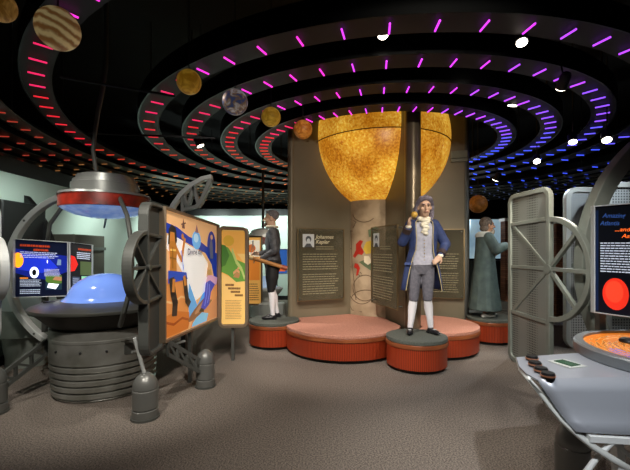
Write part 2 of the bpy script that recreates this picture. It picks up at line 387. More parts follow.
# painted column
colm = mat('parchment_column', 'b9a68a', .7, noise=(3.2, '7d6a50', .45, .78))
CR = .6
t = thing('painted_column', 'pale painted column with ancient sky drawings below the sun globe', 'column', (RC.x, RC.y, 0))
MB().lathe([(0, 0), (CR, 0), (CR, 2.34), (0, 2.34)], (RC.x, RC.y, 0), 64).build('shaft', colm, t, True)
def oncol(px, py, lift=.004):                   # a spot on the shaft's face
    d = Vector(((px-CX)/F, 1, (H-py)/F)); r = CR+lift; a = d.x**2+1; b_ = -2*(d.x*RC.x+RC.y); c_ = RC.x**2+RC.y**2-r*r
    s = (-b_-math.sqrt(max(0, b_*b_-4*a*c_)))/(2*a); return Vector((d.x*s, s, CZ+d.z*s))
def patch(b, pts, mi):
    b.mi = mi; b.face([b.bm.verts.new(oncol(x, y, .004+.003*mi)) for x, y in pts])
b = MB()
cols = [mat('ink_red', 'c03020', .6), mat('ink_yellow', 'd8b840', .6), mat('ink_green', '5e7050', .6), mat('ink_brown', '5e4a34', .6), mat('ink_cream', 'e6dcc0', .6)]
patch(b, [(356, 244), (360, 240), (363, 241), (361, 246), (364, 252), (362, 255), (358, 254), (355, 258), (353, 256), (356, 250)], 0)
patch(b, [(355, 263), (358, 264), (360, 268), (358, 275), (356, 276), (357, 269), (354, 267)], 0)
patch(b, [(366, 242), (372, 240), (376, 245), (373, 253), (366, 254), (363, 249)], 1)
patch(b, [(359, 262), (366, 259), (373, 263), (376, 270), (370, 270), (364, 266)], 2)
patch(b, [(368, 230), (376, 226), (379, 229), (374, 236), (369, 237)], 2)
patch(b, [(364, 256), (369, 256), (372, 262), (368, 265), (364, 262)], 4)
b.build('painted_figures', cols, t)
b = MB()
def inkline(pts): b.tube([oncol(x, y, .002) for x, y in pts], .006, 6)
def inkarc(cx, cy, rx, ry, a0, a1): inkline([(cx+rx*math.cos(math.radians(a0+(a1-a0)*i/20)), cy-ry*math.sin(math.radians(a0+(a1-a0)*i/20))) for i in range(21)])
inkarc(365, 288, 12, 13, 20, 340); inkarc(362, 286, 14, 18, 190, 350); inkarc(364, 214, 11, 8, 180, 330); inkarc(352, 240, 5, 9, 80, 260); inkarc(366, 300, 15, 10, 10, 170)
inkline([(351, 230), (352, 262), (356, 300)]); inkline([(360, 272), (376, 290)]); inkline([(371, 236), (379, 240)]); inkline([(350, 266), (360, 276), (374, 276)])
inkline([(349, 218), (356, 222), (353, 228)]); inkline([(348, 300), (352, 310), (362, 312)])
b.build('ink_lines', cols[3], t, True)
# fins
def rot2(a): return Vector((math.cos(a), math.sin(a), 0))
FINS = [(-158, 1.66, 'left'), (-79.3, 1.37, 'centre'), (-15, 1.47, 'right')]
finobj = []
for ang, r1, side in FINS:
    d = rot2(math.radians(ang)); n = Vector((-d.y, d.x, 0)); th = .2 if side == 'centre' else .11
    lab = {'left': 'broad bronze wall fin behind the doublet-wearing figure at left', 'centre': 'bronze fin with a dark round pipe edge right behind the blue-coated figure', 'right': 'bronze wall fin on the right side, ending beside the robed figure'}[side]
    t = thing('column_fin', lab, 'wall fin', RC+d*r1)
    zb = 0.0
    T = Matrix.Translation(RC) @ Matrix((d, n, Vector((0, 0, 1)))).transposed().to_4x4()
    MB(T).box(((r1+CR-.06)/2, 0, (zb+2.3)/2), (r1-CR+.06, th, 2.3-zb)).box(((r1+.3)/2, 0, 3.55), (r1-.3, th, 2.5)).build('panel', finm, t)
    if side == 'centre': MB(T).lathe([(0, zb), (.115, zb), (.115, 4.8), (0, 4.8)], (r1+.02, 0, 0), 24).build('edge_pipe', pipem, t, True)
    else: MB(T).lathe([(0, zb), (.06, zb), (.06, 4.8), (0, 4.8)], (r1, 0, 0), 20).build('edge_trim', steel_d if side == 'right' else finm, t, True)
    if side == 'right': MB(T).box((1.36, th/2*-1-.03, 3.0), (.26, .06, .05)).box((1.36, -th/2-.02, 3.1), (.26, .04, .12)).build('cable_shelf', steel_p, t)
# plaques
glassm = mat('smoked_glass', '5a5645', .12, .0, alpha=.55, spec=.8)
plq = mat('plaque_print', 'c8c2a8', .6); plq2 = mat('plaque_print_dim', '8c866c', .6); photo_l = mat('photo_pale', 'c4cbd0', .5); photo_d = mat('photo_dark', '3c4148', .5)
def plaque(A, B, z0, z1, lab, title, solid_back):
    A, B = Vector(A), Vector(B); U = B-A; u = U.normalized(); nrm = Vector((u.y, -u.x, 0))
    if nrm.dot(Vector((0, 0, 0))-A) < 0: nrm = -nrm
    t = thing('wall_plaque', lab, 'plaque', (A+B)/2+Vector((0, 0, z0)))
    T = plane_T(A, u, nrm); W = U.length
    MB(T).box((W/2, 0, (z0+z1)/2), (W-.02, .012, z1-z0-.02)).build('glass_plate', glassm, t)
    MB(T).band([(0, z0), (W, z0), (W, z1), (0, z1)], .018, .022, True).build('metal_edge', mat('bronze_edge', '8c7858', .35, .8), t)
    for x in (.04, W-.04):
        for z in (z0+.04, z1-.04): MB(T).tube([(x, .015, z), (x, -.09, z)], .012, 8).build('standoff', steel_d, t)
    new = lambda: Art(A+nrm*.008+Vector((0, 0, z0)), U, Vector((0, 0, z1-z0)), nrm)
    if title:
        a = new(); a.rect(.1, .74, .34, .92, photo_l); a.disc(.22, .85, .06, .045, photo_d); a.poly([(.13, .74), (.18, .79), (.26, .79), (.31, .74)], photo_d); a.disc(.22, .83, .035, .03, photo_l); a.build(t, 'portrait')
        a = new(); a.lines(.38, .70, .78, .76, 2, plq2, .35); a.build(t, 'text_lines')
    for q in ((.1, .42, .88, .66, 7), (.1, .08, .88, .38, 9)): a = new(); a.lines(*q, plq2, .3); a.build(t, 'text_lines')
    a = new(); a.k = 6
    if title:
        a.text(title[0], .37, .86, .075, plq, t, shear=.3); a.text(title[1], .37, .79, .075, plq, t, shear=.3)
    return t
plaque(P(298, 250, 6.02)*Vector((1, 1, 0)) if False else (-.275, 5.90, 0), (.48, 6.2, 0), .66, 1.83, 'glass plaque reading Johannes Kepler on the left fin', ('Johannes', 'Kepler'), True)
plaque((.895, 5.84, 0), (1.125, 5.04, 0), .66, 1.83, 'glass plaque seen edge-on in front of the painted column', ('', ''), False)
plaque((1.85, 6.38, 0), (2.5, 6.2, 0), .66, 1.83, 'glass plaque on the right fin beside the blue-coated figure', None, True)

# ================================================================== pedestals and benches
def segdist(p, a, b):
    ab = b-a; k = max(0, min(1, (p-a).dot(ab)/ab.length_squared)); return (p-(a+ab*k)).length
segs = [(RC.xy+rot2(math.radians(a)).xy*CR, RC.xy+rot2(math.radians(a)).xy*r, .125 if s == 'centre' else .07) for a, r, s in FINS]
def outline(c, R, circs, n=96, grow=0):
    c = Vector(c); out = []
    for i in range(n):
        d = rot2(2*PI*i/n).xy; r = 0
        while r < R:
            p = c+d*(r+.01)
            if any((p-Vector(q[:2])).length < q[2] for q in circs) or any(segdist(p, a, b) < w+.01 for a, b, w in segs): break
            r += .01
        r = min(r, R) if r >= R-.011 else r
        out.append(c+d*max(r-grow, .02))
    return [(p.x, p.y) for p in out]
KP, NP, GP = (-.64, 5.80, .395), (1.29, 4.71, .385), (2.86, 6.04, .37)
COLC = (RC.x, RC.y, CR+.01)
def plinth(name, c, R, lab, cat, top, circs, zt, group=None):
    t = thing(name, lab, cat, (c[0], c[1], 0), group)
    f = lambda g: outline(c, R, circs, grow=g)
    MB().prism(f(.06), 0, .05).build('recessed_base', black_s, t)
    MB().prism(f(.012), .05, zt-.10).build('ribbed_side', cherry, t)
    MB().prism(f(0), zt-.10, zt-.05).build('rim', rim_m, t, bevel=.006)
    MB().prism(f(.006), zt-.05, zt).build('carpet_top', top, t, bevel=.01)
plinth('pedestal', KP[:2], KP[2], 'round ribbed wood pedestal under the figure in black breeches', 'pedestal', pad_d, [], .40)
plinth('pedestal', NP[:2], NP[2], 'round ribbed wood pedestal under the blue-coated figure, nearest the camera', 'pedestal', pad_d, [], .40)
plinth('pedestal', GP[:2], GP[2], 'round ribbed wood pedestal under the robed figure at right', 'pedestal', pad_d, [], .40)
K2, N2, G2 = [(q[0], q[1], q[2]+.01) for q in (KP, NP, GP)]
plinth('bench', (.42, 5.60), .86, 'curved carpet-topped bench with ribbed wood side, left of the blue-coated figure', 'bench', pad_m, [K2, N2, COLC], .38)
plinth('bench', (1.74, 5.58), .69, 'curved carpet-topped bench with ribbed wood side, right of the blue-coated figure', 'bench', pad_m, [N2, G2, COLC], .38)

# ================================================================== planets
def planet(px, py, D, r, lab, c1, c2, kind='noise', tilt=.4, e=.16):
    p = P(px, py, D); t = thing('planet_model', lab, 'planet model', p)
    m = bpy.data.materials.new('planet_surface'); m.use_nodes = True; nt = m.node_tree; b = nt.nodes['Principled BSDF']; L = nt.links.new
    tc = nt.nodes.new('ShaderNodeTexCoord'); r_ = nt.nodes.new('ShaderNodeValToRGB'); el = r_.color_ramp.elements
    if kind == 'bands':
        w = nt.nodes.new('ShaderNodeTexWave'); w.bands_direction = 'Z'; w.inputs['Scale'].default_value = 5.5; w.inputs['Distortion'].default_value = 3.5; w.inputs['Detail'].default_value = 3; w.inputs['Detail Scale'].default_value = 2
        el[0].position = .1; el[1].position = .8
    else:
        w = nt.nodes.new('ShaderNodeTexNoise'); w.inputs['Scale'].default_value = 14; w.inputs['Detail'].default_value = 7; w.inputs['Distortion'].default_value = .8; el[0].position = .4; el[1].position = .6
    el[0].color = srgb(c1); el[1].color = srgb(c2)
    if kind == 'earth':
        q = el.new(.5); q.color = srgb('9a7a50')
    mp = nt.nodes.new('ShaderNodeMapping'); mp.inputs['Rotation'].default_value = (0, tilt, 0)
    L(tc.outputs['Object'], mp.inputs['Vector']); L(mp.outputs['Vector'], w.inputs['Vector']); L(w.outputs['Fac'], r_.inputs['Fac'])
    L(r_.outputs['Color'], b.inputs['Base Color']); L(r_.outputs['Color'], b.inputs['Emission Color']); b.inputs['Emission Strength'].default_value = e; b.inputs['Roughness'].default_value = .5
    MB().ell(p, r, 32, m=24).build('sphere', m, t, 'all')
    MB().tube([p+Vector((0, 0, r*.97)), Vector((p.x, p.y, 4.9))], .006, 6).build('hanging_rod', black_s, t)
planet(0, 6, 2.25, .088, 'brown planet model cut off by the top left corner', '8a6020', 'c89a50')
planet(58, 29, 2.5, .135, 'large banded cream and brown planet model near the top left corner', '9c6c3a', 'e8cd90', 'bands', -.35)
planet(189, 82, 3.3, .107, 'golden planet model with a dark mark, at the outer pink-lit ring', 'b07a18', 'd8a838')
planet(235, 102, 3.75, .128, 'blue white and brown earth-like planet model', '4a5a88', 'd0d0d0', 'earth')
planet(271, 117, 4.17, .108, 'plain yellow planet model between the earth-like one and the orange one', 'b88a1c', 'e0b540')
planet(303, 129.5, 4.6, .116, 'orange planet model beside the golden sun globe', 'b4641c', 'e0953c')
planet(478, 204, 6.8, .165, 'dim orange planet model above the robed figure', '8a5418', 'b07030', e=.08)

# ================================================================== figures
skin = mat('painted_skin', 'c9a68e', .55); skin_b = mat('bronzed_skin', 'a67c60', .55)
eye_m = mat('dark_eye', '241a18', .3); lip_m = mat('dull_lip', '8a5048', .5)
def head(b, c, lean=0):
    c = Vector(c)
    b.ell(c+Vector((0, .012, .035)), (.073, .09, .088)); b.ell(c+Vector((0, -.022, -.03)), (.058, .062, .078)); b.ell(c+Vector((0, -.045, -.088)), (.03, .028, .022))
    b.caps(c+Vector((0, -.085, .015)), c+Vector((0, -.108, -.03)), .009, .014, 8)
    b.caps(c+Vector((-.035, -.072, .03)), c+Vector((.035, -.072, .03)), .011, .011, 8)
    for s in (-1, 1):
        b.ell(c+Vector((s*.036, -.06, -.02)), (.02, .02, .02)); b.ell(c+Vector((s*.074, .005, -.005)), (.01, .02, .032))
    b.caps(c+Vector((-.018, -.082, -.06)), c+Vector((.018, -.082, -.06)), .008, .008, 8)
    b.caps(c+Vector((0, .015, -.05)), c+Vector((0, .03, -.17)), .052, .058)
def face_parts(c, t, T, brow='4a4038'):
    c = Vector(c)
    for s in (-1, 1):
        MB(T).ell(c+Vector((s*.028, -.079, .006)), (.009, .006, .006), 10).build('eye', eye_m, t, True)
        MB(T).caps(c+Vector((s*.016, -.084, .026)), c+Vector((s*.044, -.076, .028)), .005, .004, 6).build('eyebrow', mat('brow_'+brow, brow, .8), t, True)
    MB(T).caps(c+Vector((-.017, -.091, -.06)), c+Vector((.017, -.091, -.06)), .005, .005, 6).build('mouth', lip_m, t, True)
def hand(b, w, d, palm, s=1, curl=.5, thumb=1):
    """w wrist, d finger direction, palm = direction the palm faces, thumb = which side"""
    w, d, palm = Vector(w), Vector(d).normalized(), Vector(palm); palm = (palm-d*palm.dot(d)).normalized(); side = d.cross(palm)*thumb
    b.caps(w, w+d*.04, .026, .026, 10)
    for k, (o, L) in enumerate(((.027, .072), (.009, .082), (-.010, .076), (-.027, .06))):
        a = w+d*.03+side*o; b.caps(w+side*o*.6, a+d*.05, .017, .012, 8)
        k1 = a+d*.05; c1 = curl*.9; d1 = (d*math.cos(c1)+palm*math.sin(c1)); k2 = k1+d1*L*.45; c2 = curl*2.0; d2 = (d*math.cos(c2)+palm*math.sin(c2)); k3 = k2+d2*L*.42
        b.chain([k1, k2, k3], [.0105, .0095, .0075], 8)
    a = w+d*.015+side*.025; k1 = a+(d*.6+side*.8+palm*.3).normalized()*.04; k2 = k1+(d*.9+side*.15+palm*.6*curl*2).normalized()*.035
    b.chain([a, k1, k2], [.014, .012, .009], 8)
def shoe(T, ankle, toe_dir, t, m, buckle=True):
    a = Vector(ankle); d = Vector(toe_dir).normalized(); b = MB(T); yaw = math.atan2(d.y, d.x); R = Matrix.Rotation(yaw, 3, 'Z')
    b.ell(a+d*.06+Vector((0, 0, -a.z+.032)), (.135, .045, .034), rot=R); b.ell(a+Vector((0, 0, -a.z+.045)), (.05, .042, .05), rot=R); b.box(a+d*-.03+Vector((0, 0, -a.z+.012)), (.06, .07, .024), R)
    o = b.build('shoe', m, t, remesh=.007); bake(o)
    if buckle: MB(T).box(a+d*.085+Vector((0, 0, -a.z+.064)), (.03, .035, .006), R).build('buckle', steel_l, o)
def enlarge(t, T, c, f=1.17, z0=1.44, z1=1.55):
    Ti = T.inverted(); c = Vector((c[0], c[1]+.02, z1-.03))
    for o in t.children:
        if o.type != 'MESH' or o.name.split('.')[0] in ('coat', 'sleeve', 'robe', 'breeches', 'waistcoat', 'doublet', 'stocking', 'shoe'): continue
        M = Ti @ wm(o); Mi = M.inverted()
        for v in o.data.vertices:
            p = M @ v.co
            if p.z <= z0 or abs(p.x-c.x) > .16: continue
            k = 1+(f-1)*min(1, (p.z-z0)/(z1-z0)); q = c+(p-c)*k
            if p.z < z1: q.z = p.z+(q.z-p.z)*.3
            v.co = Mi @ q
def figure_thing(label, loc, yaw, s=1):
    t = thing('person', label, 'figure', loc, rz=yaw, s=s); return t, wm(t)

# --- the blue-coated figure
t, T = figure_thing('person in blue coat and white stockings raising a golden ball, hand on hip', (1.36, 4.80, .40), math.radians(-4), .985)
hc = Vector((.052, -.03, 1.635))
RS, RE, RW = Vector((-.135, 0, 1.43)), Vector((-.235, -.05, 1.20)), Vector((-.18, -.20, 1.40))
LS, LE, LW = Vector((.205, 0, 1.43)), Vector((.345, .05, 1.175)), Vector((.235, -.10, 1.015))
hipL, kneeL, ankL = Vector((-.07, 0, .9)), Vector((-.085, -.03, .47)), Vector((-.125, .0, .08))
hipR, kneeR, ankR = Vector((.1, 0, .9)), Vector((.09, -.05, .48)), Vector((.145, .02, .08))
b = MB(T); head(b, hc)
b.loft([(.03, 0, .84, .14, .09), (.03, 0, .95, .155, .1), (.03, 0, 1.08, .13, .085), (.035, 0, 1.25, .15, .1), (.04, 0, 1.4, .165, .095), (.045, .01, 1.47, .07, .06)])
b.chain([RS, RE, RW], [.052, .04, .026]); b.chain([LS, LE, LW], [.052, .04, .026])
b.chain([hipL, kneeL, ankL], [.075, .042, .03]); b.chain([hipR, kneeR, ankR], [.075, .042, .03])
hand(b, RW, (.12, -.1, 1), (.75, -.5, .3), curl=.55, thumb=-1); hand(b, LW, (-.55, -.45, -.45), (-.3, .6, -.5), curl=.35, thumb=1)
bake(b.build('body', skin, t, remesh=.008)); face_parts(hc, t, T, '6c6474')
# hair
wig = mat('grey_violet_hair', '827d8c', .75, noise=(40, '66616f', .35, .65), bump=(60, .8))
b = MB(T); b.ell(hc+Vector((0, .035, .045)), (.085, .098, .083)); b.chain([hc+Vector((-.07, -.02, .05)), hc+Vector((-.045, -.05, .088)), hc+Vector((0, -.06, .1)), hc+Vector((.045, -.05, .088)), hc+Vector((.07, -.02, .05))], [.024, .032, .032, .032, .024])
for s in (-1, 1):
    b.chain([hc+Vector((s*.075, -.01, .06)), hc+Vector((s*.086, .02, -.01)), hc+Vector((s*.08, .03, -.08)), hc+Vector((s*.078, .02, -.125))], [.024, .026, .026, .018])
for i in range(7): b.ell(hc+Vector((.088, .01, .02-.026*i)), (.022+.004*(i % 2), .026, .015))
b.chain([hc+Vector((0, .09, .02)), hc+Vector((0, .10, -.14)), hc+Vector((0, .10, -.25))], [.06, .05, .02])
bake(b.build('hair', wig, t, remesh=.008))
# breeches, stockings, shoes
br = mat('grey_breeches', '6a6a74', .8, noise=(30, '54545e', .3, .7)); b = MB(T)
b.loft([(.02, 0, .78, .13, .1), (.02, 0, .88, .165, .12), (.03, 0, 1.0, .155, .11), (.03, 0, 1.08, .135, .1)])
b.chain([hipL, (hipL+kneeL)/2, kneeL], [.092, .085, .064]); b.chain([hipR, (hipR+kneeR)/2, kneeR], [.092, .085, .064]); b.ell(kneeL+Vector((0, 0, -.03)), (.06, .062, .02)); b.ell(kneeR+Vector((0, 0, -.03)), (.06, .062, .02))
bake(b.build('breeches', br, t, remesh=.009))
stk = mat('white_stockings', 'e4e4ea', .7)
def stocking(T, k, a, t, m=None):
    b = MB(T); k, a = Vector(k), Vector(a); mid = k.lerp(a, .35)+Vector((0, .015, 0)); b.chain([k+Vector((0, 0, -.01)), mid, k.lerp(a, .7), a], [.052, .058, .043, .036]); bake(b.build('stocking', m or stk, t, remesh=.008))
stocking(T, kneeL, ankL, t); stocking(T, kneeR, ankR, t)
shoem = mat('black_leather', '15151a', .3); shoe(T, ankL, (-.25, -1, 0), t, shoem); shoe(T, ankR, (.4, -1, 0), t, shoem)
# waistcoat
vest = mat('lavender_waistcoat', 'b8b9c6', .75, noise=(25, 'a0a1b2', .35, .7)); b = MB(T)
b.loft([(.03, -.005, .90, .165, .125), (.03, -.005, .97, .16, .122), (.03, -.005, 1.08, .142, .108), (.035, -.005, 1.25, .16, .115), (.04, 0, 1.40, .17, .105), (.045, .01, 1.47, .085, .07)])
v_ = b.build('waistcoat', vest, t, remesh=.009); bake(v_)
for i in range(8): MB(T).ell((.03, -.135+.004*abs(i-3), 1.22-.042*i), .008, 8).build('button', mat('brass_button', 'b09a60', .3, .8), v_, True)
# ruffled cravat
b = MB(T); crm = mat('cream_lace', 'e2dcc8', .8)
b.caps(Vector((0, -.035, 1.50)), Vector((.09, -.035, 1.50)), .035, .035)
for i in range(5): b.ell((.045+.006*(-1)**i, -.105-.006*i, 1.475-.042*i), (.062-.007*i, .028, .024))
for i in range(4): b.ell((.045+.03*(-1)**i, -.12, 1.455-.042*i), (.03, .018, .016))
bake(b.build('ruffled_cravat', crm, t, remesh=.006))
# coat
blue = mat('blue_coat_cloth', '2e3f70', .7, noise=(12, '202d52', .3, .7), bump=(40, .3)); b = MB(T)
zs = [(1.495, .10, .075, 50), (1.46, .165, .10, 40), (1.38, .195, .125, 34), (1.25, .185, .13, 34), (1.1, .17, .13, 40), (1.0, .19, .145, 46), (.85, .225, .17, 52), (.7, .25, .19, 56), (.57, .27, .205, 58)]
secs = [(.04 if z > 1 else .03, .01, z, rx, ry) for z, rx, ry, o in zs]
b.loft(secs, 36, False, [-PI/2+math.radians(o) for *_, o in zs], [3*PI/2-math.radians(o) for *_, o in zs], .05, 8)
coat = b.build('coat', blue, t, True, solid=.014); coat.data.update()
for q in ([RS+Vector((.02, .01, 0)), RE, RW+(RE-RW)*.2], [LS-Vector((.02, -.01, 0)), LE, LW+(LE-LW)*.2]): bake(MB(T).chain(q, [.075, .066, .05]).build('sleeve', blue, t, remesh=.009))
for w, e in ((RW, RE), (LW, LE)):
    d = (w-e).normalized(); MB(T).tube([w-d*.10, w-d*.03], [.056, .062], 14).build('cuff', mat('dark_coat_cuff', '3a2c2a', .7), t, True)
    MB(T).ell(w-d*.012, (.04, .04, .028), 12).build('lace_cuff', crm, t, True)
b = MB(T); b.tube([Vector((cx+rx*1.0*math.cos(-PI/2-math.radians(o)), cy+ry*1.03*math.sin(-PI/2-math.radians(o))-.004, z)) for (cx, cy, z, rx, ry), (*_, o) in zip(secs, zs)], .006, 6)
b.tube([Vector((cx+rx*1.0*math.cos(-PI/2+math.radians(o)), cy+ry*1.03*math.sin(-PI/2+math.radians(o))-.004, z)) for (cx, cy, z, rx, ry), (*_, o) in zip(secs, zs)], .006, 6)
b.build('coat_piping', mat('pale_piping', 'a89c74', .6), coat, True)
MB(T).box((-.175, -.115, .92), (.09, .02, .03), Matrix.Rotation(-.75, 3, 'Z')).build('pocket_flap', mat('pocket_blue', '44568c', .7), coat)
enlarge(t, T, hc)
hd = Vector((.12, -.1, 1)).normalized()
bp = RW+hd*.115+Vector((.045, -.045, .025))
tag(MB().ell(T @ bp, .04, 20).build('golden_ball', mat('golden_ball', 'd0a548', .45, .1), None, 'all'), 'small golden ball held up in the raised hand of the blue-coated figure', 'ball')

# --- the doublet-wearing figure, in profile to the left
t, T = figure_thing('person in dark doublet, black breeches and white stockings, facing left', (-.665, 5.85, .40), math.radians(-84), .94)
hc = Vector((0, -.03, 1.66)); gre = mat('short_grey_hair', '77757a', .85, noise=(40, '5a585c', .35, .65))
A1 = [Vector((-.19, 0, 1.44)), Vector((-.23, .02, 1.15)), Vector((-.12, -.25, 1.08))]
A2 = [Vector((.19, 0, 1.44)), Vector((.25, .04, 1.14)), Vector((.19, -.2, 1.0))]
hl, kl, al = Vector((-.09, 0, .92)), Vector((-.1, -.02, .49)), Vector((-.1, .07, .08)); hr, kr, ar = Vector((.09, 0, .92)), Vector((.1, -.03, .49)), Vector((.1, .0, .08))
b = MB(T); head(b, hc)
b.loft([(0, 0, .86, .15, .1), (0, 0, .95, .16, .11), (0, 0, 1.1, .135, .095), (0, 0, 1.28, .16, .115), (0, 0, 1.43, .17, .1), (0, .01, 1.5, .07, .06)])
b.chain(A1, [.052, .042, .028]); b.chain(A2, [.052, .042, .028]); b.chain([hl, kl, al], [.08, .05, .034]); b.chain([hr, kr, ar], [.08, .05, .034])
hand(b, A1[2], (.1, -1, .15), (.6, 0, -.5), curl=.7, thumb=1); hand(b, A2[2], (-.1, -1, -.1), (0, -.1, -1), curl=.7, thumb=-1)
bake(b.build('body', skin, t, remesh=.008)); face_parts(hc, t, T, '5a5450')
b = MB(T); b.ell(hc+Vector((0, .03, .05)), (.082, .095, .085)); b.caps(hc+Vector((-.03, -.05, .1)), hc+Vector((.03, -.05, .1)), .022, .022)
bake(b.build('hair', gre, t, remesh=.008))
b = MB(T); b.ell(hc+Vector((0, -.075, -.095)), (.035, .032, .038)); b.caps(hc+Vector((-.03, -.088, -.045)), hc+Vector((.03, -.088, -.045)), .009, .009); bake(b.build('beard', mat('brown_beard', '3c2c24', .85), t, remesh=.006))
dbl = mat('dark_doublet', '505258', .55, noise=(14, '2c2d32', .35, .65), bump=(40, .4)); b = MB(T)
b.loft([(0, 0, .96, .185, .14), (0, 0, 1.04, .165, .125), (0, 0, 1.12, .15, .115), (0, 0, 1.28, .18, .135), (0, 0, 1.43, .185, .115), (0, .01, 1.51, .08, .07)])
for A in (A1, A2): b.chain([A[0], A[0].lerp(A[1], .5), A[1]], [.082, .08, .062]); b.chain([A[1], A[2].lerp(A[1], .12)], [.06, .042])
bake(b.build('doublet', dbl, t, remesh=.009))
b = MB(T); b.loft([(0, -.01, 1.515, .095, .09), (0, -.015, 1.545, .115, .108), (0, -.015, 1.56, .06, .06)]); bake(b.build('collar', crm, t, remesh=.007))
bk = mat('black_breeches', '16171b', .7); b = MB(T); b.loft([(0, 0, .80, .13, .11), (0, 0, .92, .19, .15), (0, 0, 1.02, .165, .13)])
b.chain([hl, hl.lerp(kl, .5), kl], [.115, .11, .066]); b.chain([hr, hr.lerp(kr, .5), kr], [.115, .11, .066]); bake(b.build('breeches', bk, t, remesh=.009))
stocking(T, kl, al, t); stocking(T, kr, ar, t); shoe(T, al, (0, -1, 0), t, shoem); shoe(T, ar, (.1, -1, 0), t, shoem)
enlarge(t, T, hc, 1.12)
sc_ = mat('rolled_brown_scroll', 'a8743c', .6); a, b2 = T @ Vector((.22, -.36, 1.03)), T @ Vector((.27, .20, .86))
tt = thing('scroll', 'rolled brown scroll held at the waist of the doublet-wearing figure', 'scroll', a)
MB().tube([a, b2], .03, 14).build('roll', sc_, tt, True); MB().tube([a+(b2-a)*.9, b2+(b2-a)*.06], [.036, .036], 14).build('end_cap', mat('red_brown_cap', '8a4226', .5), tt, True); MB().tube([a-(b2-a)*.04, a+(b2-a)*.08], [.036, .036], 14).build('end_cap', mat('cream_cap', 'c8b080', .5), tt, True)
tt = thing('drawing_compass', 'small upright metal drawing compass held by the doublet-wearing figure', 'compass', T @ Vector((-.1, -.34, 1.10)))
q = T @ Vector((-.1, -.34, 1.30)); MB().ell(q, .02, 12).build('hinge', steel_l, tt, True)
for s in (-1, 1): MB().tube([q, T @ Vector((-.1+.02*s, -.34+.03*s, 1.08))], [.008, .004], 8).build('leg', steel, tt, True)

# --- the robed figure
t, T = figure_thing('person in long dark green robe with pale collar, seen from behind at right', (2.76, 6.02, .40), math.radians(86), .92)
hc = Vector((0, -.05, 1.60))
A1 = [Vector((-.18, 0, 1.40)), Vector((-.24, -.10, 1.18)), Vector((-.14, -.42, 1.30))]
A2 = [Vector((.18, 0, 1.40)), Vector((.24, -.1, 1.16)), Vector((.12, -.40, 1.20))]
b = MB(T); head(b, hc); b.loft([(0, 0, .3, .1, .1), (0, 0, .9, .15, .1), (0, 0, 1.2, .16, .11), (0, 0, 1.4, .17, .1), (0, .01, 1.47, .07, .06)])
b.chain(A1, [.05, .042, .027]); b.chain(A2, [.05, .042, .027]); b.chain([Vector((-.09, 0, .9)), Vector((-.09, -.02, .48)), Vector((-.09, .03, .08))], [.08, .05, .034]); b.chain([Vector((.09, 0, .9)), Vector((.09, -.05, .48)), Vector((.09, -.06, .08))], [.08, .05, .034])
hand(b, A1[2], (.1, -1, .55), (.6, 0, -.4), curl=.25, thumb=1); hand(b, A2[2], (-.1, -1, .1), (-.4, 0, .6), curl=.4, thumb=-1)
bake(b.build('body', skin_b, t, remesh=.008)); face_parts(hc, t, T, '5a5450')
b = MB(T); b.ell(hc+Vector((0, .03, .04)), (.088, .10, .095)); b.ell(hc+Vector((0, .05, -.05)), (.08, .07, .06)); bake(b.build('hair', mat('brown_grey_hair', '6c6258', .85, noise=(40, '4a4038', .35, .65)), t, remesh=.008))
b = MB(T); b.ell(hc+Vector((0, -.07, -.11)), (.05, .045, .065)); bake(b.build('beard', mat('grey_beard', '8c8478', .85), t, remesh=.007))
robe = mat('dark_green_robe', '4e605c', .75, noise=(10, '38484a', .3, .7), bump=(30, .4)); b = MB(T)
b.loft([(0, 0, .13, .30, .27), (0, 0, .3, .28, .25), (0, 0, .6, .245, .21), (0, 0, .95, .21, .17), (0, 0, 1.2, .20, .15), (0, 0, 1.38, .215, .14), (0, .01, 1.48, .11, .09)], 48, fold=0)
for i in range(11):
    a = 2*PI*i/11; b.caps(Vector((.27*math.cos(a), .24*math.sin(a), .15)), Vector((.16*math.cos(a), .12*math.sin(a), 1.15)), .035, .02)
for A in (A1, A2): b.chain([A[0], A[1], A[2].lerp(A[1], .5)], [.085, .09, .075])
bake(b.build('robe', robe, t, remesh=.011))
b = MB(T); b.loft([(0, .01, 1.40, .20, .15), (0, .01, 1.46, .17, .13), (0, .01, 1.50, .09, .08)]); bake(b.build('collar', mat('pale_grey_collar', 'b6bcba', .8), t, remesh=.009))
shw = mat('pale_shoe', 'c8c8c0', .5); shoe(T, (-.09, .03, .08), (0, -1, 0), t, shw, False); shoe(T, (.09, -.06, .08), (0, -1, 0), t, shw, False)

enlarge(t, T, hc, 1.12)
# ================================================================== left planetarium console
LC = Vector((-2.275, 4.03, 0))
t = thing('planetarium_console', 'round ribbed metal console with a glowing blue dome at left', 'console', LC)
prof = [(0, 0), (.47, 0), (.485, .02)]
for i in range(5): z = .03+.065*i; prof += [(.475+.005*i, z), (.495+.004*i, z+.012), (.495+.004*i, z+.048), (.475+.005*i, z+.06)]
prof += [(.50, .36), (.515, .365), (.515, .57), (.52, .575), (.52, .60), (.515, .605), (.515, .69), (.49, .70)]
MB().lathe(prof, LC, 64).build('base_drum', gunmetal, t, True)
MB().lathe([(.49, .69), (.66, .86), (.655, .88), (.4, .88)], LC, 64).build('underside_cone', mat('black_bronze', '2a2926', .35, .6), t, True)
MB().lathe([(.655, .865), (.69, .87), (.695, .885), (.69, .90), (.60, .93), (.42, .955), (.30, .98), (.1, .985)], LC, 64).build('disc_top', mat('dark_disc', '55554f', .3, .5), t, True)
domem = mat('blue_lit_dome', '6f8fd8', .15, 0, em=.42, emcol='5f86e0', coat=.6)
MB().lathe([(.43, .945), (.385, .975), (.36, 1.01), (.34, 1.06), (.30, 1.115), (.245, 1.16), (.17, 1.20), (.085, 1.222), (0, 1.228)], LC, 64).build('dome', domem, t, True)
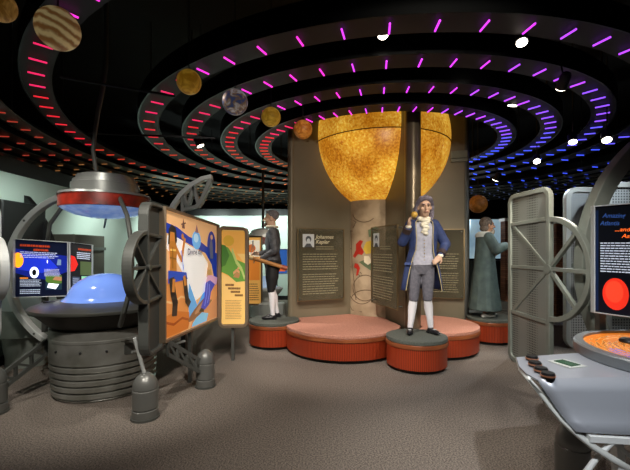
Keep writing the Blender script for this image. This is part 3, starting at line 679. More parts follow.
for a in (-115, -60, -85): p = LC+rot2(math.radians(a))*.519+Vector((0, 0, .50)); MB().ell(p, (.012, .012, .012), 8).build('bolt', black_s, t)
p = LC+rot2(math.radians(-38))*.512; MB(plane_T(p+Vector((0, 0, .44)), (-.616*-1, .788, 0), (.788, -.616, 0))).band(rrect(-.04, 0, .04, .1, .01), .008, .02, True).box((0, 0, .05), (.075, .012, .095)).build('access_plate', steel_d, t)
MB().box(LC+Vector((-.42, -.22, .94)), (.16, .07, .02)).build('control_strip', black_s, t)
# canopy hanging above
t = thing('hanging_canopy', 'hanging silver canopy with red band and pale blue underside over the dome console', 'canopy', LC+Vector((0, 0, 1.9)))
MB().lathe([(0, 2.29), (.22, 2.29), (.28, 2.27), (.285, 2.23), (.31, 2.225), (.315, 2.19), (.33, 2.185), (.33, 2.09), (.36, 2.085), (.44, 2.075), (.45, 2.05)], LC, 56).build('crown', mat('canopy_metal', '7c7f7c', .35, .5), t, True)
redb = mat('red_translucent_band', '8a2416', .35, em=.04, noise=(7, '4e120a', .4, .65))
MB().lathe([(.44, 2.065), (.44, 1.93), (.43, 1.925)], LC, 56).build('red_band', redb, t, True)
MB().lathe([(.43, 1.93), (.40, 1.905), (.30, 1.86), (.15, 1.83), (0, 1.82)], LC, 56).build('underside_lens', mat('pale_blue_lens', '7fa0dc', .2, em=.35, emcol='6f98e0', noise=(9, 'a8c0e8', .4, .65)), t, True)
MB().tube([LC+Vector((-.1, 0, 2.28)), P(93, 150, 4.0), P(95, 132, 3.98), P(98, 112, 3.96), P(103, 88, 3.9), P(106, 66, 3.9), P(106, 66, 3.9)+Vector((0, 0, 1.4))], .022, 12).build('pole', steel_d, t, True)
MB().tube([LC+Vector((0, 0, 1.83)), LC+Vector((-.02, 0, 1.72))], .01, 8).build('pendant', steel, t)
# hoop
def hoop(c, D, r, a0, a1, w, th, lab, m=steel_l, name='steel_hoop'):
    p = P(c[0], c[1], D); t = thing(name, lab, 'hoop', p); T = plane_T(p, (1, 0, 0), (0, 1, 0))
    MB(T).band(arc(0, 0, r, r, a0, a1, 56), w, th).build('bar', m, t, bevel=.008)
    for a in range(int(min(a0, a1))+15, int(max(a0, a1)), 45): MB(T).tube([(r*math.cos(math.radians(a)), -th/2-.006, r*math.sin(math.radians(a))), (r*math.cos(math.radians(a)), -th/2+.01, r*math.sin(math.radians(a)))], .014, 8).build('bolt', steel_d, t)
    return t
hoop((88, 272), 4.42, .95, 240, -10, .065, .09, 'large silver hoop arching round the dome console at left')
tag(MB().tube([P(113, 188, 3.9), P(119, 196, 3.75), P(127, 215, 3.62), P(131, 240, 3.5), P(132, 265, 3.44), P(130, 290, 3.34), P(124, 312, 3.34), P(120, 326, 3.50)], .022, 10).build('support_arm', steel_d, None, True), 'slim curved support arm between the dome console and its canopy', 'support arm')
tag(MB().tube([P(62, 207, 4.2), P(50, 224, 4.25), P(46, 250, 4.45)], .022, 10).build('support_arm', steel_d, None, True), 'short dark support arm from the canopy down behind the blue screen', 'support arm')
# screens
def panel(name, A, B, z0a, z1a, z0b, z1b, lab, cat, fw, fm, backm, th=.03, rounded=False):
    """upright panel from A to B with its corners' heights; returns thing + art"""
    A, B = Vector(A), Vector(B); u = (B-A).normalized(); nrm = Vector((u.y, -u.x, 0))
    if nrm.dot(-A) < 0: nrm = -nrm
    t = thing(name, lab, cat, Vector(((A.x+B.x)/2, (A.y+B.y)/2, 0)))
    W = (B-A).length; T = plane_T(A, u, nrm)
    b = MB(T)
    A0, A1, B0, B1 = [b.bm.verts.new(T @ Vector(q)) for q in ((0, 0, z0a), (0, 0, z1a), (W, 0, z0b), (W, 0, z1b))]
    C0, C1, D0, D1 = [b.bm.verts.new(T @ Vector(q)) for q in ((0, -th, z0a), (0, -th, z1a), (W, -th, z0b), (W, -th, z1b))]
    for q in ((A0, B0, B1, A1), (C0, C1, D1, D0), (A0, A1, C1, C0), (B0, D0, D1, B1), (A1, B1, D1, C1), (A0, C0, D0, B0)): b.face(list(q))
    b.build('board', backm, t)
    if rounded:
        rr = fw*1.6; pts = []
        for (cx, cz, a) in ((W-rr, z1b-rr, 0), (rr, z1a-rr, 90), (rr, z0a+rr, 180), (W-rr, z0b+rr, 270)): pts += arc(cx, cz, rr, rr, a, a+90, 5)
    else: pts = [(0, z0a), (W, z0b), (W, z1b), (0, z1a)]
    MB(T).band(pts, fw, th+.03, True).build('frame', fm, t, bevel=.004)
    z0, z1 = (z0a+z0b)/2, (z1a+z1b)/2
    a = Art(Vector((A.x, A.y, z0a))+nrm*.001, Vector((B.x-A.x, B.y-A.y, 0)), Vector((0, 0, 1)), nrm)
    a.p = lambda u_, v_, k=None: T @ Vector((u_*W, .0004*(a.k if k is None else k)+.001, (z0a+(z0b-z0a)*u_)*(1-v_)+(z1a+(z1b-z1a)*u_)*v_))
    a.V = Vector((0, 0, (z1a-z0a+z1b-z0b)/2)); a.U = (B-A)
    return t, a, T, W
D = 4.25; scr_k = .7
p1, p2 = P(15, 239, D), P(15, 297.3, D); q1, q2 = P(69, 242.3, D), P(69, 295.8, D)
t, a, T_, W_ = panel('display_panel', (p1.x, D, 0), (q1.x, D, 0), p2.z, p1.z, q2.z, q1.z, 'blue backlit display panel about an eclipse, behind the dome console', 'display panel', .012, steel_l, black_s)
a.rect(.01, .01, .99, .99, em('060d24', .5)); a.poly([(.01, .42), (.01, .84), (.3, .8), (.99, .74), (.99, .46), (.6, .30), (.3, .34)], em('0c1c7a', .7)); a.poly([(.05, .48), (.1, .76), (.6, .72), (.8, .52), (.5, .42)], em('1a30c0', .7))
a.disc(.06, .64, .10, .13, em('ff9a18', 1.3)); a.disc(.36, .43, .085, .10, em('e8f0ff', 1.2)); a.disc(.36, .43, .04, .055, em('020206', .1))
a.rect(.57, .12, .87, .38, em('4a6a28', .7)); a.poly([(.57, .12), (.57, .28), (.68, .2), (.87, .24), (.87, .12)], em('1a3040', .6)); a.poly([(.6, .16), (.63, .24), (.82, .22), (.76, .13)], em('f0f4ff', 1)); a.poly([(.7, .3), (.75, .36), (.87, .35), (.87, .28)], em('a07050', .7))
a.disc(.605, .63, .01, .03, em('ffffff', 1)); a.poly([(.78, .57), (.8, .68), (.86, .67), (.86, .57)], em('6a80a0', .6))
a.lines(.1, .87, .68, .93, 1, em('b8401c', .35), .6); a.lines(.35, .80, .64, .86, 1, em('b8401c', .35), .6); a.lines(.1, .68, .82, .80, 4, em('c0cae8', .45), .4)
a.lines(.55, .36, .85, .50, 6, em('c8cce8', .45), .38); a.lines(.1, .18, .5, .31, 5, em('a8b4c8', .7), .45); a.lines(.1, .05, .5, .14, 3, em('a8b4c8', .7), .45); a.lines(.1, .315, .26, .345, 1, em('d87828', .9), .8)
a.build(t)
MB().box(((p1.x+q1.x)/2, D+.05, .78), (.05, .05, .5)).build('mount_post', steel_d, t)
r1, r2 = P(92.5, 245, D+.1), P(92.5, 296, D+.1)
t, a, T_, W_ = panel('display_panel', (q1.x+.008, D+.01, 0), (r1.x, D+.1, 0), q2.z, q1.z, r2.z, r1.z, 'narrow dark display panel with a red planet, adjoining the blue eclipse panel', 'display panel', .012, steel_l, black_s)
a.rect(.01, .01, .99, .99, em('0a0c10', .4)); a.poly([(.01, .45), (.01, .76), (.2, .74), (.35, .6), (.2, .47)], em('c81c14', .9)); a.rect(.45, .4, .95, .66, em('4a5a34', .5)); a.rect(.5, .16, .9, .38, em('7ab890', .8)); a.poly([(.5, .16), (.9, .34), (.9, .16)], em('1c4030', .5)); a.rect(.1, .08, .42, .36, em('3a4658', .5))
a.lines(.35, .86, .95, .92, 1, em('b8401c', .35), .6); a.lines(.3, .7, .92, .84, 4, em('b8c0d0', .7), .5); a.lines(.12, .1, .4, .34, 6, em('8890a8', .6), .4); a.build(t)
MB().box((r1.x-.1, D+.13, .78), (.05, .05, .5)).build('mount_post', steel_d, t)

# ================================================================== bollards
def bollard(x, y, r, h, lab, group=None):
    t = thing('bollard', lab, 'bollard', (x, y, 0))
    MB().lathe([(0, 0), (r*1.0, 0), (r*1.02, .012), (r*1.02, h*.2), (r*.93, h*.215), (r*.93, h*.23), (r, h*.245), (r, h*.63), (r*.95, h*.64), (r*.95, h*.66), (r*.98, h*.67)]+[(r*.98*math.cos(q*PI/16), h*.67+h*.33*math.sin(q*PI/16)) for q in range(1, 9)], (x, y, 0), 36).build('post', bollard_m, t, True)
    MB().lathe([(0, 0), (r*1.12, 0), (r*1.12, .02), (0, .02)], (x, y, 0), 36).build('foot', steel_d, t, True)
bollard(-1.50, 3.27, .108, .40, 'domed metal bollard standing right in front of the dome console')
bollard(-1.19, 4.02, .098, .40, 'domed metal bollard under the comic panel, beyond the gantry foot')
bollard(-2.93, 3.36, .11, .42, 'domed metal bollard half cut off by the left edge')
bollard(1.60, 2.30, .095, .42, 'domed metal bollard under the grey control wing at right')

# ================================================================== gantries
def truss(p0, p1, off, n, r, name, lab, cat, parent=None, m=steel_d):
    p0, p1, off = Vector(p0), Vector(p1), Vector(off); b = MB()
    b.bar(p0, p1, .035, .03); b.bar(p0+off, p1+off, .035, .03)
    for i in range(n+1):
        q = p0.lerp(p1, i/n); b.bar(q, q+off, .025, .025)
        if i < n: b.bar(q, p0.lerp(p1, (i+1)/n)+off, .022, .022)
    o = b.build(name, m, parent)
    return o if parent else tag(o, lab, cat)
# right gantry
def gantry(O, u, z0, z1, W, hubz, R, zu, zl, lab, m, pm, rw=.065, th=.10, fullwheel=False):
    u = Vector(u).normalized(); n = Vector((u.y, -u.x, 0)); T = plane_T(O, u, n); t = thing('wheel_gantry', lab, 'gantry', O)
    MB(T).band(rrect(0, z0, W, z1, .1), rw, th, True).build('frame', m, t, bevel=.008)
    MB(T).box((W/2, 0, (z0+z1)/2), (W-rw, .012, z1-z0-rw)).build('perforated_sheet', pm, t)
    for z in (zu, zl): MB(T).band([(rw/2, z-.02*(1 if z > hubz else -1)), (W-rw/2, z)], rw*.8, th*.9).build('cross_rail', m, t, bevel=.006)
    b = MB(T).band(arc(W, hubz, R, R, 90, -90, 32), rw, th*.9); b.build('half_wheel', m, t, bevel=.006)
    for (x, z) in ((0, zu), (0, zl), (rw/2, hubz), (W+R*.70, hubz+R*.70), (W+R*.97, hubz), (W+R*.70, hubz-R*.70)):
        MB(T).band([(W, hubz), (x+.02 if x == 0 else x, z)], rw*.72, th*.7).build('spoke', m, t, bevel=.004)
    b = MB(T); b.tube([(W, -th*.65, hubz), (W, th*.65, hubz)], rw*.9, 16); b.build('hub', m, t, True)
    return t
gantry((2.65, 5.0, 0), (.082, -.997, 0), .03, 2.19, .73, 1.26, .575, 1.84, .64, 'tall grey spoked wheel gantry with perforated sheet at right', steel_p, perf, .06, .06)
# left gantry, seen nearly edge on
t = gantry((-1.487, 3.56, 0), (.03, -.999, 0), .56, 1.89, .37, 1.33, .30, 1.62, 1.03, 'dark grey spoked wheel gantry holding the comic panel, seen edge-on', steel_d, mat('dark_sheet', '4a4d4a', .5, .3), .034, .09)
truss((-1.43, 3.58, .60), (-1.20, 4.0, .26), (0.01, .0, -.13), 4, .02, 'truss_leg', '', '', t)
MB().tube([(-1.56, 3.2, .72), (-1.50, 3.25, .40)], .016, 10).build('brace', steel_l, t)
MB().tube([P(132, 352, 3.45), P(150, 351, 3.6), P(165, 347, 3.75), P(185, 341, 3.95)], .014, 8).build('brace', steel, t, True)
# far-left gantry, mostly cut by the frame
gantry((-3.43, 3.88, 0), (.8, -.6, 0), .6, 1.9, .30, 1.29, .30, 1.62, 1.03, 'dark grey spoked wheel gantry cut off by the left edge', steel_l, mat('dark_sheet', '3a3c3a', .5, .4), .04, .08)
truss((-2.95, 3.45, .30), (-2.72, 3.95, .62), (0, .0, -.14), 4, .02, 'truss_leg', 'dark diagonal truss leg between left bollard and dome console', 'truss leg')
# sloping hood at far left
HC = (-3.74, 4.86, 0)
t = thing('console_skirt', 'low grey sloping console skirt at the far left edge', 'console', HC)
MB().lathe([(0, 1.12), (.1, 1.11), (.2, 1.03), (.27, .9), (.30, .72)], HC, 40).build('white_hood', mat('white_hood', 'c0c8c6', .5), t, True)
MB().lathe([(.30, .72), (.36, .5), (.37, .40), (.30, .38), (.26, .1), (.26, 0)], HC, 40).build('skirt', steel_p, t, True)
# bracket over the comic panel
t = thing('arched_bracket', 'silver arched bracket with triangular openings above the comic panel', 'bracket', P(172, 214, 5.0))
T = plane_T(P(0, 250, 5.0)*Vector((0, 1, 0))+Vector((0, 0, 0)), (1, 0, 0), (0, 1, 0))
def W2(px, py, D=5.0): q = P(px, py, D); return (q.x, q.z)
MB(T).band([W2(x, y) for x, y in ((168, 218), (174, 205), (182, 194), (192, 185), (203, 179), (212, 177))], .06, .10).build('arch', steel_l, t, bevel=.006)
MB(T).band([W2(211, 179), W2(207, 190), W2(201, 203), W2(197, 207)], .05, .10).build('edge_rail', steel, t)
MB(T).band([W2(183, 210), W2(200, 206)], .04, .09).build('bottom_rail', steel, t)
for a_, b_ in (((184, 195), (188, 209)), ((188, 209), (194, 187)), ((194, 187), (199, 205)), ((183, 195), (183, 222))): MB(T).band([W2(*a_), W2(*b_)], .04, .07).build('strut', steel, t)
b = MB(T); b.box((W2(184, 214)[0], 0, .9), (.06, .08, 1.8)); b.build('post', steel_d, t)

# ================================================================== comic panel
fr = mat('bronze_frame', '8a7a66', .4, .5)
pA, pB = Vector((-1.45, 3.52, 0)), Vector((-1.325, 5.0, 0))
t, a, T_, W_ = panel('graphic_panel', pA, pB, .605, 1.885, .56, 1.81, 'large comic-style graphic panel reading Divine day, at left', 'graphic panel', .035, fr, mat('panel_back', '5a5146', .6), .04)
k = .45
a.rect(.012, .01, .99, .99, em('e6b27c', k))                                           # peach sky
a.poly([(.06, .80), (.2, .80), (.4, .74), (.62, .70), (.76, .60), (.84, .46), (.80, .36), (.6, .27), (.42, .22), (.34, .34), (.30, .5), (.18, .62), (.05, .7)], em('f2f0ec', k))
a.poly([(.012, .90), (.2, .88), (.4, .82), (.6, .80), (.8, .74), (.99, .70), (.99, .40), (.92, .44), (.86, .58), (.72, .69), (.5, .735), (.3, .775), (.12, .81), (.012, .82)], em('1c3aa0', k))
a.poly([(.40, .42), (.55, .2), (.66, .3), (.8, .34), (.86, .22), (.6, .1), (.4, .1), (.38, .3)], em('5aa8e4', k))
a.disc(.16, .24, .235, .25, em('d88a48', k)); a.poly([(.012, .02), (.012, .18), (.2, .2), (.4, .16), (.4, .06), (.38, .02)], em('c8702c', k)); a.stroke([(.02, .14), (.15, .1), (.28, .13), (.38, .1)], .02, em('a04c1c', k)); a.stroke([(.02, .3), (.14, .27), (.26, .31), (.39, .28)], .018, em('e8b074', k))
a.poly([(.42, .02), (.46, .10), (.6, .12), (.99, .24), (.99, .02)], em('d09060', k)); a.poly([(.46, .05), (.6, .13), (.78, .09), (.74, .02), (.44, .02)], em('7cc4ec', k))
a.disc(.7, .2, .34, .055, em('8a5e40', k), rot=.35); a.disc(.72, .21, .24, .035, em('b88a64', k), rot=.35)
a.disc(.90, .30, .13, .09, em('e0985c', k))
# globe with rim, medallion
a.disc(.53, .80, .085, .085, em('6cb4ec', k)); a.disc(.52, .82, .045, .04, em('b4dcf4', k)); a.poly([(.50, .87), (.53, .95), (.57, .87)], em('8a6a70', k)); a.poly([(.27, .88), (.29, .97), (.32, .88)], em('6a4a40', k)); a.stroke([(.26, .91), (.33, .93)], .012, em('6a4a40', k))
a.disc(.85, .77, .10, .15, em('16308c', k)); a.poly([(.84, .88), (.80, .76), (.82, .64), (.89, .64), (.88, .76)], em('5a5c78', k)); a.disc(.85, .86, .03, .025, em('c89a78', k))
# seated bearded man
sk = em('c07a34', k); dk = em('2a2420', k); bl = em('2448b0', k)
a.poly([(0.060, 0.730), (0.070, 0.850), (0.110, 0.890), (0.170, 0.870), (0.190, 0.770), (0.170, 0.730)], dk); a.poly([(0.080, 0.750), (0.090, 0.830), (0.150, 0.830), (0.160, 0.750)], sk); a.poly([(0.070, .72), (0.090, .76), (0.160, .76), (0.195, .71), (0.180, .60), (0.185, .50), (0.080, .50), (0.090, .6)], em('b4742c', k)); a.poly([(0.060, 0.430), (0.060, 0.530), (0.340, 0.510), (0.360, 0.450)], bl); a.stroke([(0.190, 0.690), (0.260, 0.610), (0.290, 0.730), (0.310, 0.790)], .035, sk); a.disc(.275, .81, .02, .025, sk)
a.stroke([(0.110, 0.450), (0.130, 0.350), (0.160, 0.270), (0.150, 0.190)], .075, em('2c2624', k)); a.stroke([(0.310, 0.450), (0.330, 0.350), (0.350, 0.270), (0.380, 0.240)], .065, em('2c2624', k)); a.stroke([(0.130, 0.370), (0.140, 0.450)], .04, sk); a.stroke([(0.320, 0.410), (0.300, 0.470)], .04, sk)
a.stroke([(0.090, 0.690), (0.160, 0.690)], .015, em('f0c060', k)); a.stroke([(0.080, 0.630), (0.170, 0.620)], .012, em('8a5a20', k)); a.stroke([(0.120, 0.710), (0.120, 0.550)], .012, em('8a5a20', k)); a.stroke([(0.250, 0.690), (0.290, 0.530)], .012, em('6c8ce0', k))
# seated robed woman on the ringed planet
a.poly([(.72, .46), (.74, .55), (.8, .56), (.84, .5), (.84, .42)], em('c09058', k)); a.disc(.78, .56, .035, .035, em('d8a878', k)); a.poly([(.70, .40), (.74, .47), (.84, .47), (.98, .44), (.96, .37), (.82, .36)], em('d0a0c0', k))
a.poly([(.70, .40), (.67, .26), (.60, .17), (.68, .14), (.78, .18), (.82, .30), (.92, .37), (.8, .42)], em('2c40b8', k)); a.stroke([(.74, .4), (.72, .28), (.68, .18)], .012, em('7c90e8', k)); a.stroke([(.78, .38), (.78, .28), (.74, .2)], .01, em('7c90e8', k)); a.poly([(.56, .14), (.6, .17), (.66, .15), (.66, .12)], dk)
a.lines(.41, .40, .76, .64, 11, em('c4c0bc', k), .28, .2)
a.build(t)
a.text('Divine day', .345, .66, .08, em('2c1c5c', .1), t, 'lettering', squash=.98)
for z in (0,): MB().bar((-1.40, 4.15, .0), (-1.40, 4.15, .60), .04, .04).build('support_leg', steel_d, t)
# green panel
t, a, T_, W_ = panel('graphic_panel', (-1.27, 4.95, 0), (-.905, 4.93, 0), .46, 1.78, .47, 1.765, 'narrow graphic panel with a green hill and tan text, right of the comic panel', 'graphic panel', .04, fr, mat('panel_back', '5a5146', .6), .04, True)
k2 = .38; a.rect(.06, .02, .94, .98, em('dfb568', k2)); a.rect(.06, .74, .94, .97, em('dca048', k2)); a.disc(.32, .87, .2, .055, em('c89a30', k2)); a.poly([(.06, .82), (.5, .78), (.75, .7), (.94, .62), (.94, .97), (.94, .55), (.5, .48), (.06, .54)], em('dca048', k2))
a.poly([(.06, .83), (.3, .80), (.6, .68), (.94, .64), (.94, .46), (.6, .45), (.3, .52), (.06, .55)], em('5c8c34', k2)); a.poly([(.06, .83), (.2, .82), (.35, .72), (.2, .62), (.06, .6)], em('3c6a24', k2)); a.stroke([(.45, .77), (.6, .66), (.8, .58), (.9, .5)], .05, em('a8b868', k2)); a.stroke([(.5, .54), (.62, .57), (.72, .55)], .03, em('c89060', k2)); a.disc(.68, .59, .04, .012, em('c89060', k2)); a.poly([(.48, .5), (.6, .55), (.75, .53), (.7, .49)], em('a87848', k2))
tx = em('6c4a28', .3); a.lines(.2, .405, .55, .435, 1, tx, .7); a.lines(.3, .37, .8, .40, 1, tx, .7); a.lines(.4, .335, .75, .365, 1, tx, .7); a.lines(.55, .30, .88, .33, 1, tx, .7); a.lines(.2, .07, .82, .27, 12, em('9a7a48', .4), .35); a.build(t)
MB().box((-1.1, 4.97, .23), (.04, .04, .46)).build('support_leg', steel_d, t)

# ================================================================== right side
# round table console
TC = Vector((2.29, 2.26, -.035))
t = thing('round_table', 'round display table with glowing orange and blue star map top, at right edge', 'table', TC)
MB().lathe([(.46, .80), (.57, .83), (.585, .84), (.585, .895), (.575, .905), (.53, .905), (.53, .88), (.46, .80)], TC, 72).build('rim', mat('grey_table_rim', '84898c', .35, .5), t, True)
MB().lathe([(0, .80), (.50, .80), (.50, .83)], TC, 64).build('underside', black_s, t)
MB().lathe([(0, .036), (.2, .036), (.16, .1), (.16, .8)], TC, 32).build('stem', steel, t, True)
mp_ = bpy.data.materials.new('map_surface'); mp_.use_nodes = True; nt = mp_.node_tree; bs = nt.nodes['Principled BSDF']
tc = nt.nodes.new('ShaderNodeTexCoord'); sx = nt.nodes.new('ShaderNodeSeparateXYZ'); nz = nt.nodes.new('ShaderNodeTexNoise'); nz.inputs['Scale'].default_value = 5; nz.inputs['Detail'].default_value = 6; nz.inputs['Distortion'].default_value = 1.5
ad = nt.nodes.new('ShaderNodeMath'); ad.operation = 'MULTIPLY_ADD'; ad.inputs[1].default_value = 1.25; rp = nt.nodes.new('ShaderNodeValToRGB'); e = rp.color_ramp.elements
wv = nt.nodes.new('ShaderNodeTexWave'); wv.wave_type = 'RINGS'; wv.rings_direction = 'Z'; wv.inputs['Scale'].default_value = 9; wv.inputs['Distortion'].default_value = 4; wv.inputs['Detail'].default_value = 3
e[0].position = .0; e[0].color = srgb('18246c'); e[1].position = 1; e[1].color = srgb('d87828')
for pos, c in ((.46, '2c4cb4'), (.57, '5c80e0'), (.60, 'b85418'), (.68, 'e89038'), (.74, '7a3414'), (.80, 'e8984a'), (.87, '8a421a'), (.95, 'f0b468')): q = e.new(pos); q.color = srgb(c)
ma = nt.nodes.new('ShaderNodeMath'); ma.operation = 'MULTIPLY_ADD'; ma.inputs[1].default_value = .32
nt.links.new(tc.outputs['Object'], sx.inputs[0]); nt.links.new(tc.outputs['Object'], nz.inputs['Vector']); nt.links.new(tc.outputs['Object'], wv.inputs['Vector'])
nt.links.new(wv.outputs['Fac'], ma.inputs[0]); nt.links.new(nz.outputs['Fac'], ma.inputs[2])
nt.links.new(sx.outputs['Y'], ad.inputs[0]); nt.links.new(ma.outputs[0], ad.inputs[2]); nt.links.new(ad.outputs[0], rp.inputs['Fac'])
nt.links.new(rp.outputs['Color'], bs.inputs['Base Color']); nt.links.new(rp.outputs['Color'], bs.inputs['Emission Color']); bs.inputs['Emission Strength'].default_value = .55; bs.inputs['Roughness'].default_value = .15
MB().lathe([(0, .89), (.532, .89)], TC, 64).build('map_top', mp_, t)
pk = thing('table_knob', 'flat dark round knob lying on the star map table', 'knob', (2.12, 2.50, .856)); MB().lathe([(0, .891), (.05, .891), (.055, .9), (.05, .912), (0, .914)], (2.12, 2.50, -.035), 24).build('disc', black_s, pk, True); MB().lathe([(.035, .914), (.042, .918), (.035, .918)], (2.12, 2.50, -.035), 24).build('ring', steel, pk, True)
# control wing
t = thing('control_wing', 'sloping grey metal control wing with four buttons, lower right', 'control console', (1.5, 2.2, 0))
def pz(px, py, z): D = (z-CZ)*F/(H-py); return Vector(((px-CX)/F*D, D, z))
zt = .80
cA, cB, cC, cD, cE = pz(516, 357, zt), pz(537, 379, zt), pz(630, 376, zt), pz(700, 352, zt), pz(574, 353, zt)
c2_, c3_ = pz(519, 366, zt), pz(526, 373, zt)
cC = pz(650, 376, zt)
wing = mat('satin_silver_wing', '9a9fa8', .36, .3)
b = MB(); top = [cA, c2_, c3_, cB, cC, Vector((2.3, cC.y+.5, zt)), cE]
b.prism([(p.x, p.y) for p in top], zt-.012, zt); b.build('control_deck', wing, t, bevel=.003)
# sloped apron: from the front edge cB-cC curling down and back in
lowL = [cB, P(545, 395, 2.16), P(556, 412, 2.12), P(566, 424, 2.09), P(574, 432, 2.05)]
lowR = [cC, P(645, 392, 2.14), P(655, 410, 2.10), P(665, 424, 2.06), P(675, 438, 2.02)]
cBD = cB.y
lowL = [cB, P(546, 393, cBD-.01), P(556, 408, cBD-.03), P(567, 422, cBD-.06), P(576, 432, cBD-.10)]
lowR = [cC, P(655, 392, cBD-.01), P(668, 409, cBD-.03), P(680, 424, cBD-.06), P(690, 438, cBD-.10)]
b = MB()
def sheet(b, L, R, n=8):
    rows = [[b.bm.verts.new(l.lerp(r, i/n)) for i in range(n+1)] for l, r in zip(L, R)]
    for A_, B_ in zip(rows, rows[1:]):
        for i in range(n): b.face([A_[i], A_[i+1], B_[i+1], B_[i]])
sheet(b, lowL, lowR); b.build('apron', wing, t, True, solid=.012)
b = MB(); edge = [cA+Vector((0, 0, -.02)), pz(519, 366, zt)-Vector((0, 0, .03)), P(527, 380, cBD+.06), P(537, 393, cBD+.01), P(548, 407, cBD-.02), P(560, 421, cBD-.05), P(574, 434, cBD-.09), P(592, 449, cBD-.12), P(612, 462, cBD-.15), P(640, 478, cBD-.18)]
inner = [cA+Vector((.06, .0, -.01)), c2_+Vector((.05, 0, -.01)), cB+Vector((-.02, .02, -.01)), P(546, 393, cBD+.01), P(556, 408, cBD-.01), P(567, 422, cBD-.03), P(580, 434, cBD-.08), P(598, 447, cBD-.11), P(616, 458, cBD-.14), P(642, 473, cBD-.17)]
sheet(b, edge, inner, 2); b.build('edge_strip', steel_l, t, True, solid=.014)
b = MB(); b.band if False else None
for a_, c_ in (((588, 438), (660, 442)),): b.bar(P(*a_, cBD-.1), P(*c_, cBD-.1), .03, .03)
b.tube([P(584, 475, cBD-.1), P(598, 456, cBD-.1), P(616, 438, cBD-.1)], .014, 10); b.bar(P(617, 440, cBD), P(619, 480, cBD), .045, .04)
b.bar(P(610, 440, cBD-.05), P(648, 470, cBD-.05), .02, .02)
b.build('underframe', white, t)
for i, (x, y) in enumerate(((532, 361), (535, 367), (541, 373), (548, 378.5))):
    p = pz(x, y-1, zt+.004); o = MB().lathe([(0, 0), (.034, 0), (.034, .02), (.03, .028), (0, .028)], p, 24).build('button', mat('black_button', '18181a', .3), t, True)
    MB().lathe([(.0342, .008), (.0365, .008), (.0365, .016), (.0342, .016)], p, 24).build('copper_ring', mat('copper', 'c88a68', .3, .7), o, True)
c0 = pz(567, 364, zt+.001); MB().box(c0+Vector((0, 0, .003)), (.13, .15, .004), Matrix.Rotation(.25, 3, 'Z')).build('screen_bezel', steel_l, t); MB().box(c0+Vector((0, 0, .007)), (.075, .11, .004), Matrix.Rotation(.35, 3, 'Z')).build('lcd_screen', mat('lcd_green', '2c5038', .2, em=.15), t)
# right hoop, screens
hoop((744, 265), 3.95, 1.70, 105, 232, .15, .14, 'large grey hoop rising behind the dark sign at the right edge', steel_p)
p1, p2 = P(593, 206.5, 2.6), P(592.5, 312, 2.6); q1, q2 = P(668, 201, 2.6), P(668, 322, 2.6)
t, a, T_, W_ = panel('display_panel', (p1.x, 2.6, 0), (q1.x, 2.6, 0), p2.z, p1.z, q2.z, q1.z, 'dark backlit sign headed Amazing with a red sphere, at the right edge', 'display panel', .012, steel_l, black_s, .005)
s_ = 75.0
def U(px): return (px-593)/75
a.rect(.01, .01, .99, .99, em('04060c', .3)); a.rect(.02, .02, .07, .96, em('0c1a34', .5)); a.disc(U(615.5), .19, 13.2/75, .145, em('d42c18', .6)); a.disc(U(614), .21, 9/75, .1, em('e43c22', .7))
a.lines(U(600), .38, U(650), .665, 12, em('b4bcc8', .5), .4, .06)
a.build(t)
a.text('Amazing', U(602), .89, .055, em('2c4880', .5), t, shear=.25, squash=1.05); a.text('Atlantis', U(599.5), .82, .055, em('2c4880', .5), t, shear=.25, squash=1.0)
a.text('...and', U(614), .76, .05, em('e86020', 1), t, shear=.25, squash=1.3); a.text('Asteroids', U(621), .70, .05, em('e86020', 1), t, shear=.25, squash=1.3)
MB().box((2.26, 2.93, .75), (.05, .05, 1.5)).box((2.26, 2.76, 1.4), (.05, .3, .05)).build('mount_post', steel_d, t)
# perforated screens behind
def perfscreen(x0, x1, ytop, D, lab, z0=.03):
    a0, a1 = P(x0, ytop, D), P(x1, ytop, D); t = thing('perforated_screen', lab, 'screen', ((a0.x+a1.x)/2, D, 0)); T = plane_T((0, D, 0), (1, 0, 0), (0, 1, 0))
    MB(T).band(rrect(a0.x, z0, a1.x, a0.z, .12), .08, .08, True).build('frame', steel_l, t, bevel=.01)
    MB(T).box(((a0.x+a1.x)/2, 0, (z0+a0.z)/2), (a1.x-a0.x-.06, .012, a0.z-z0-.06)).build('perforated_sheet', perf_l, t)
    for z in (1.25, .55): MB(T).band([(a0.x, z), (a1.x, z)], .06, .07).build('cross_rail', steel_p, t)
perfscreen(567, 600, 190, 5.6, 'pale perforated metal screen just behind the right gantry')
perfscreen(607, 690, 185, 5.2, 'pale perforated metal screen cut off by the right edge')
tag(MB().box(P(600, 262, 6.5)*Vector((1, 1, 0))+Vector((1.0, 0, 1.1)), (2.4, .3, 2.2)).build('black_cabinet', black_s, bevel=.03), 'black cabinet behind the perforated screens at right', 'cabinet')

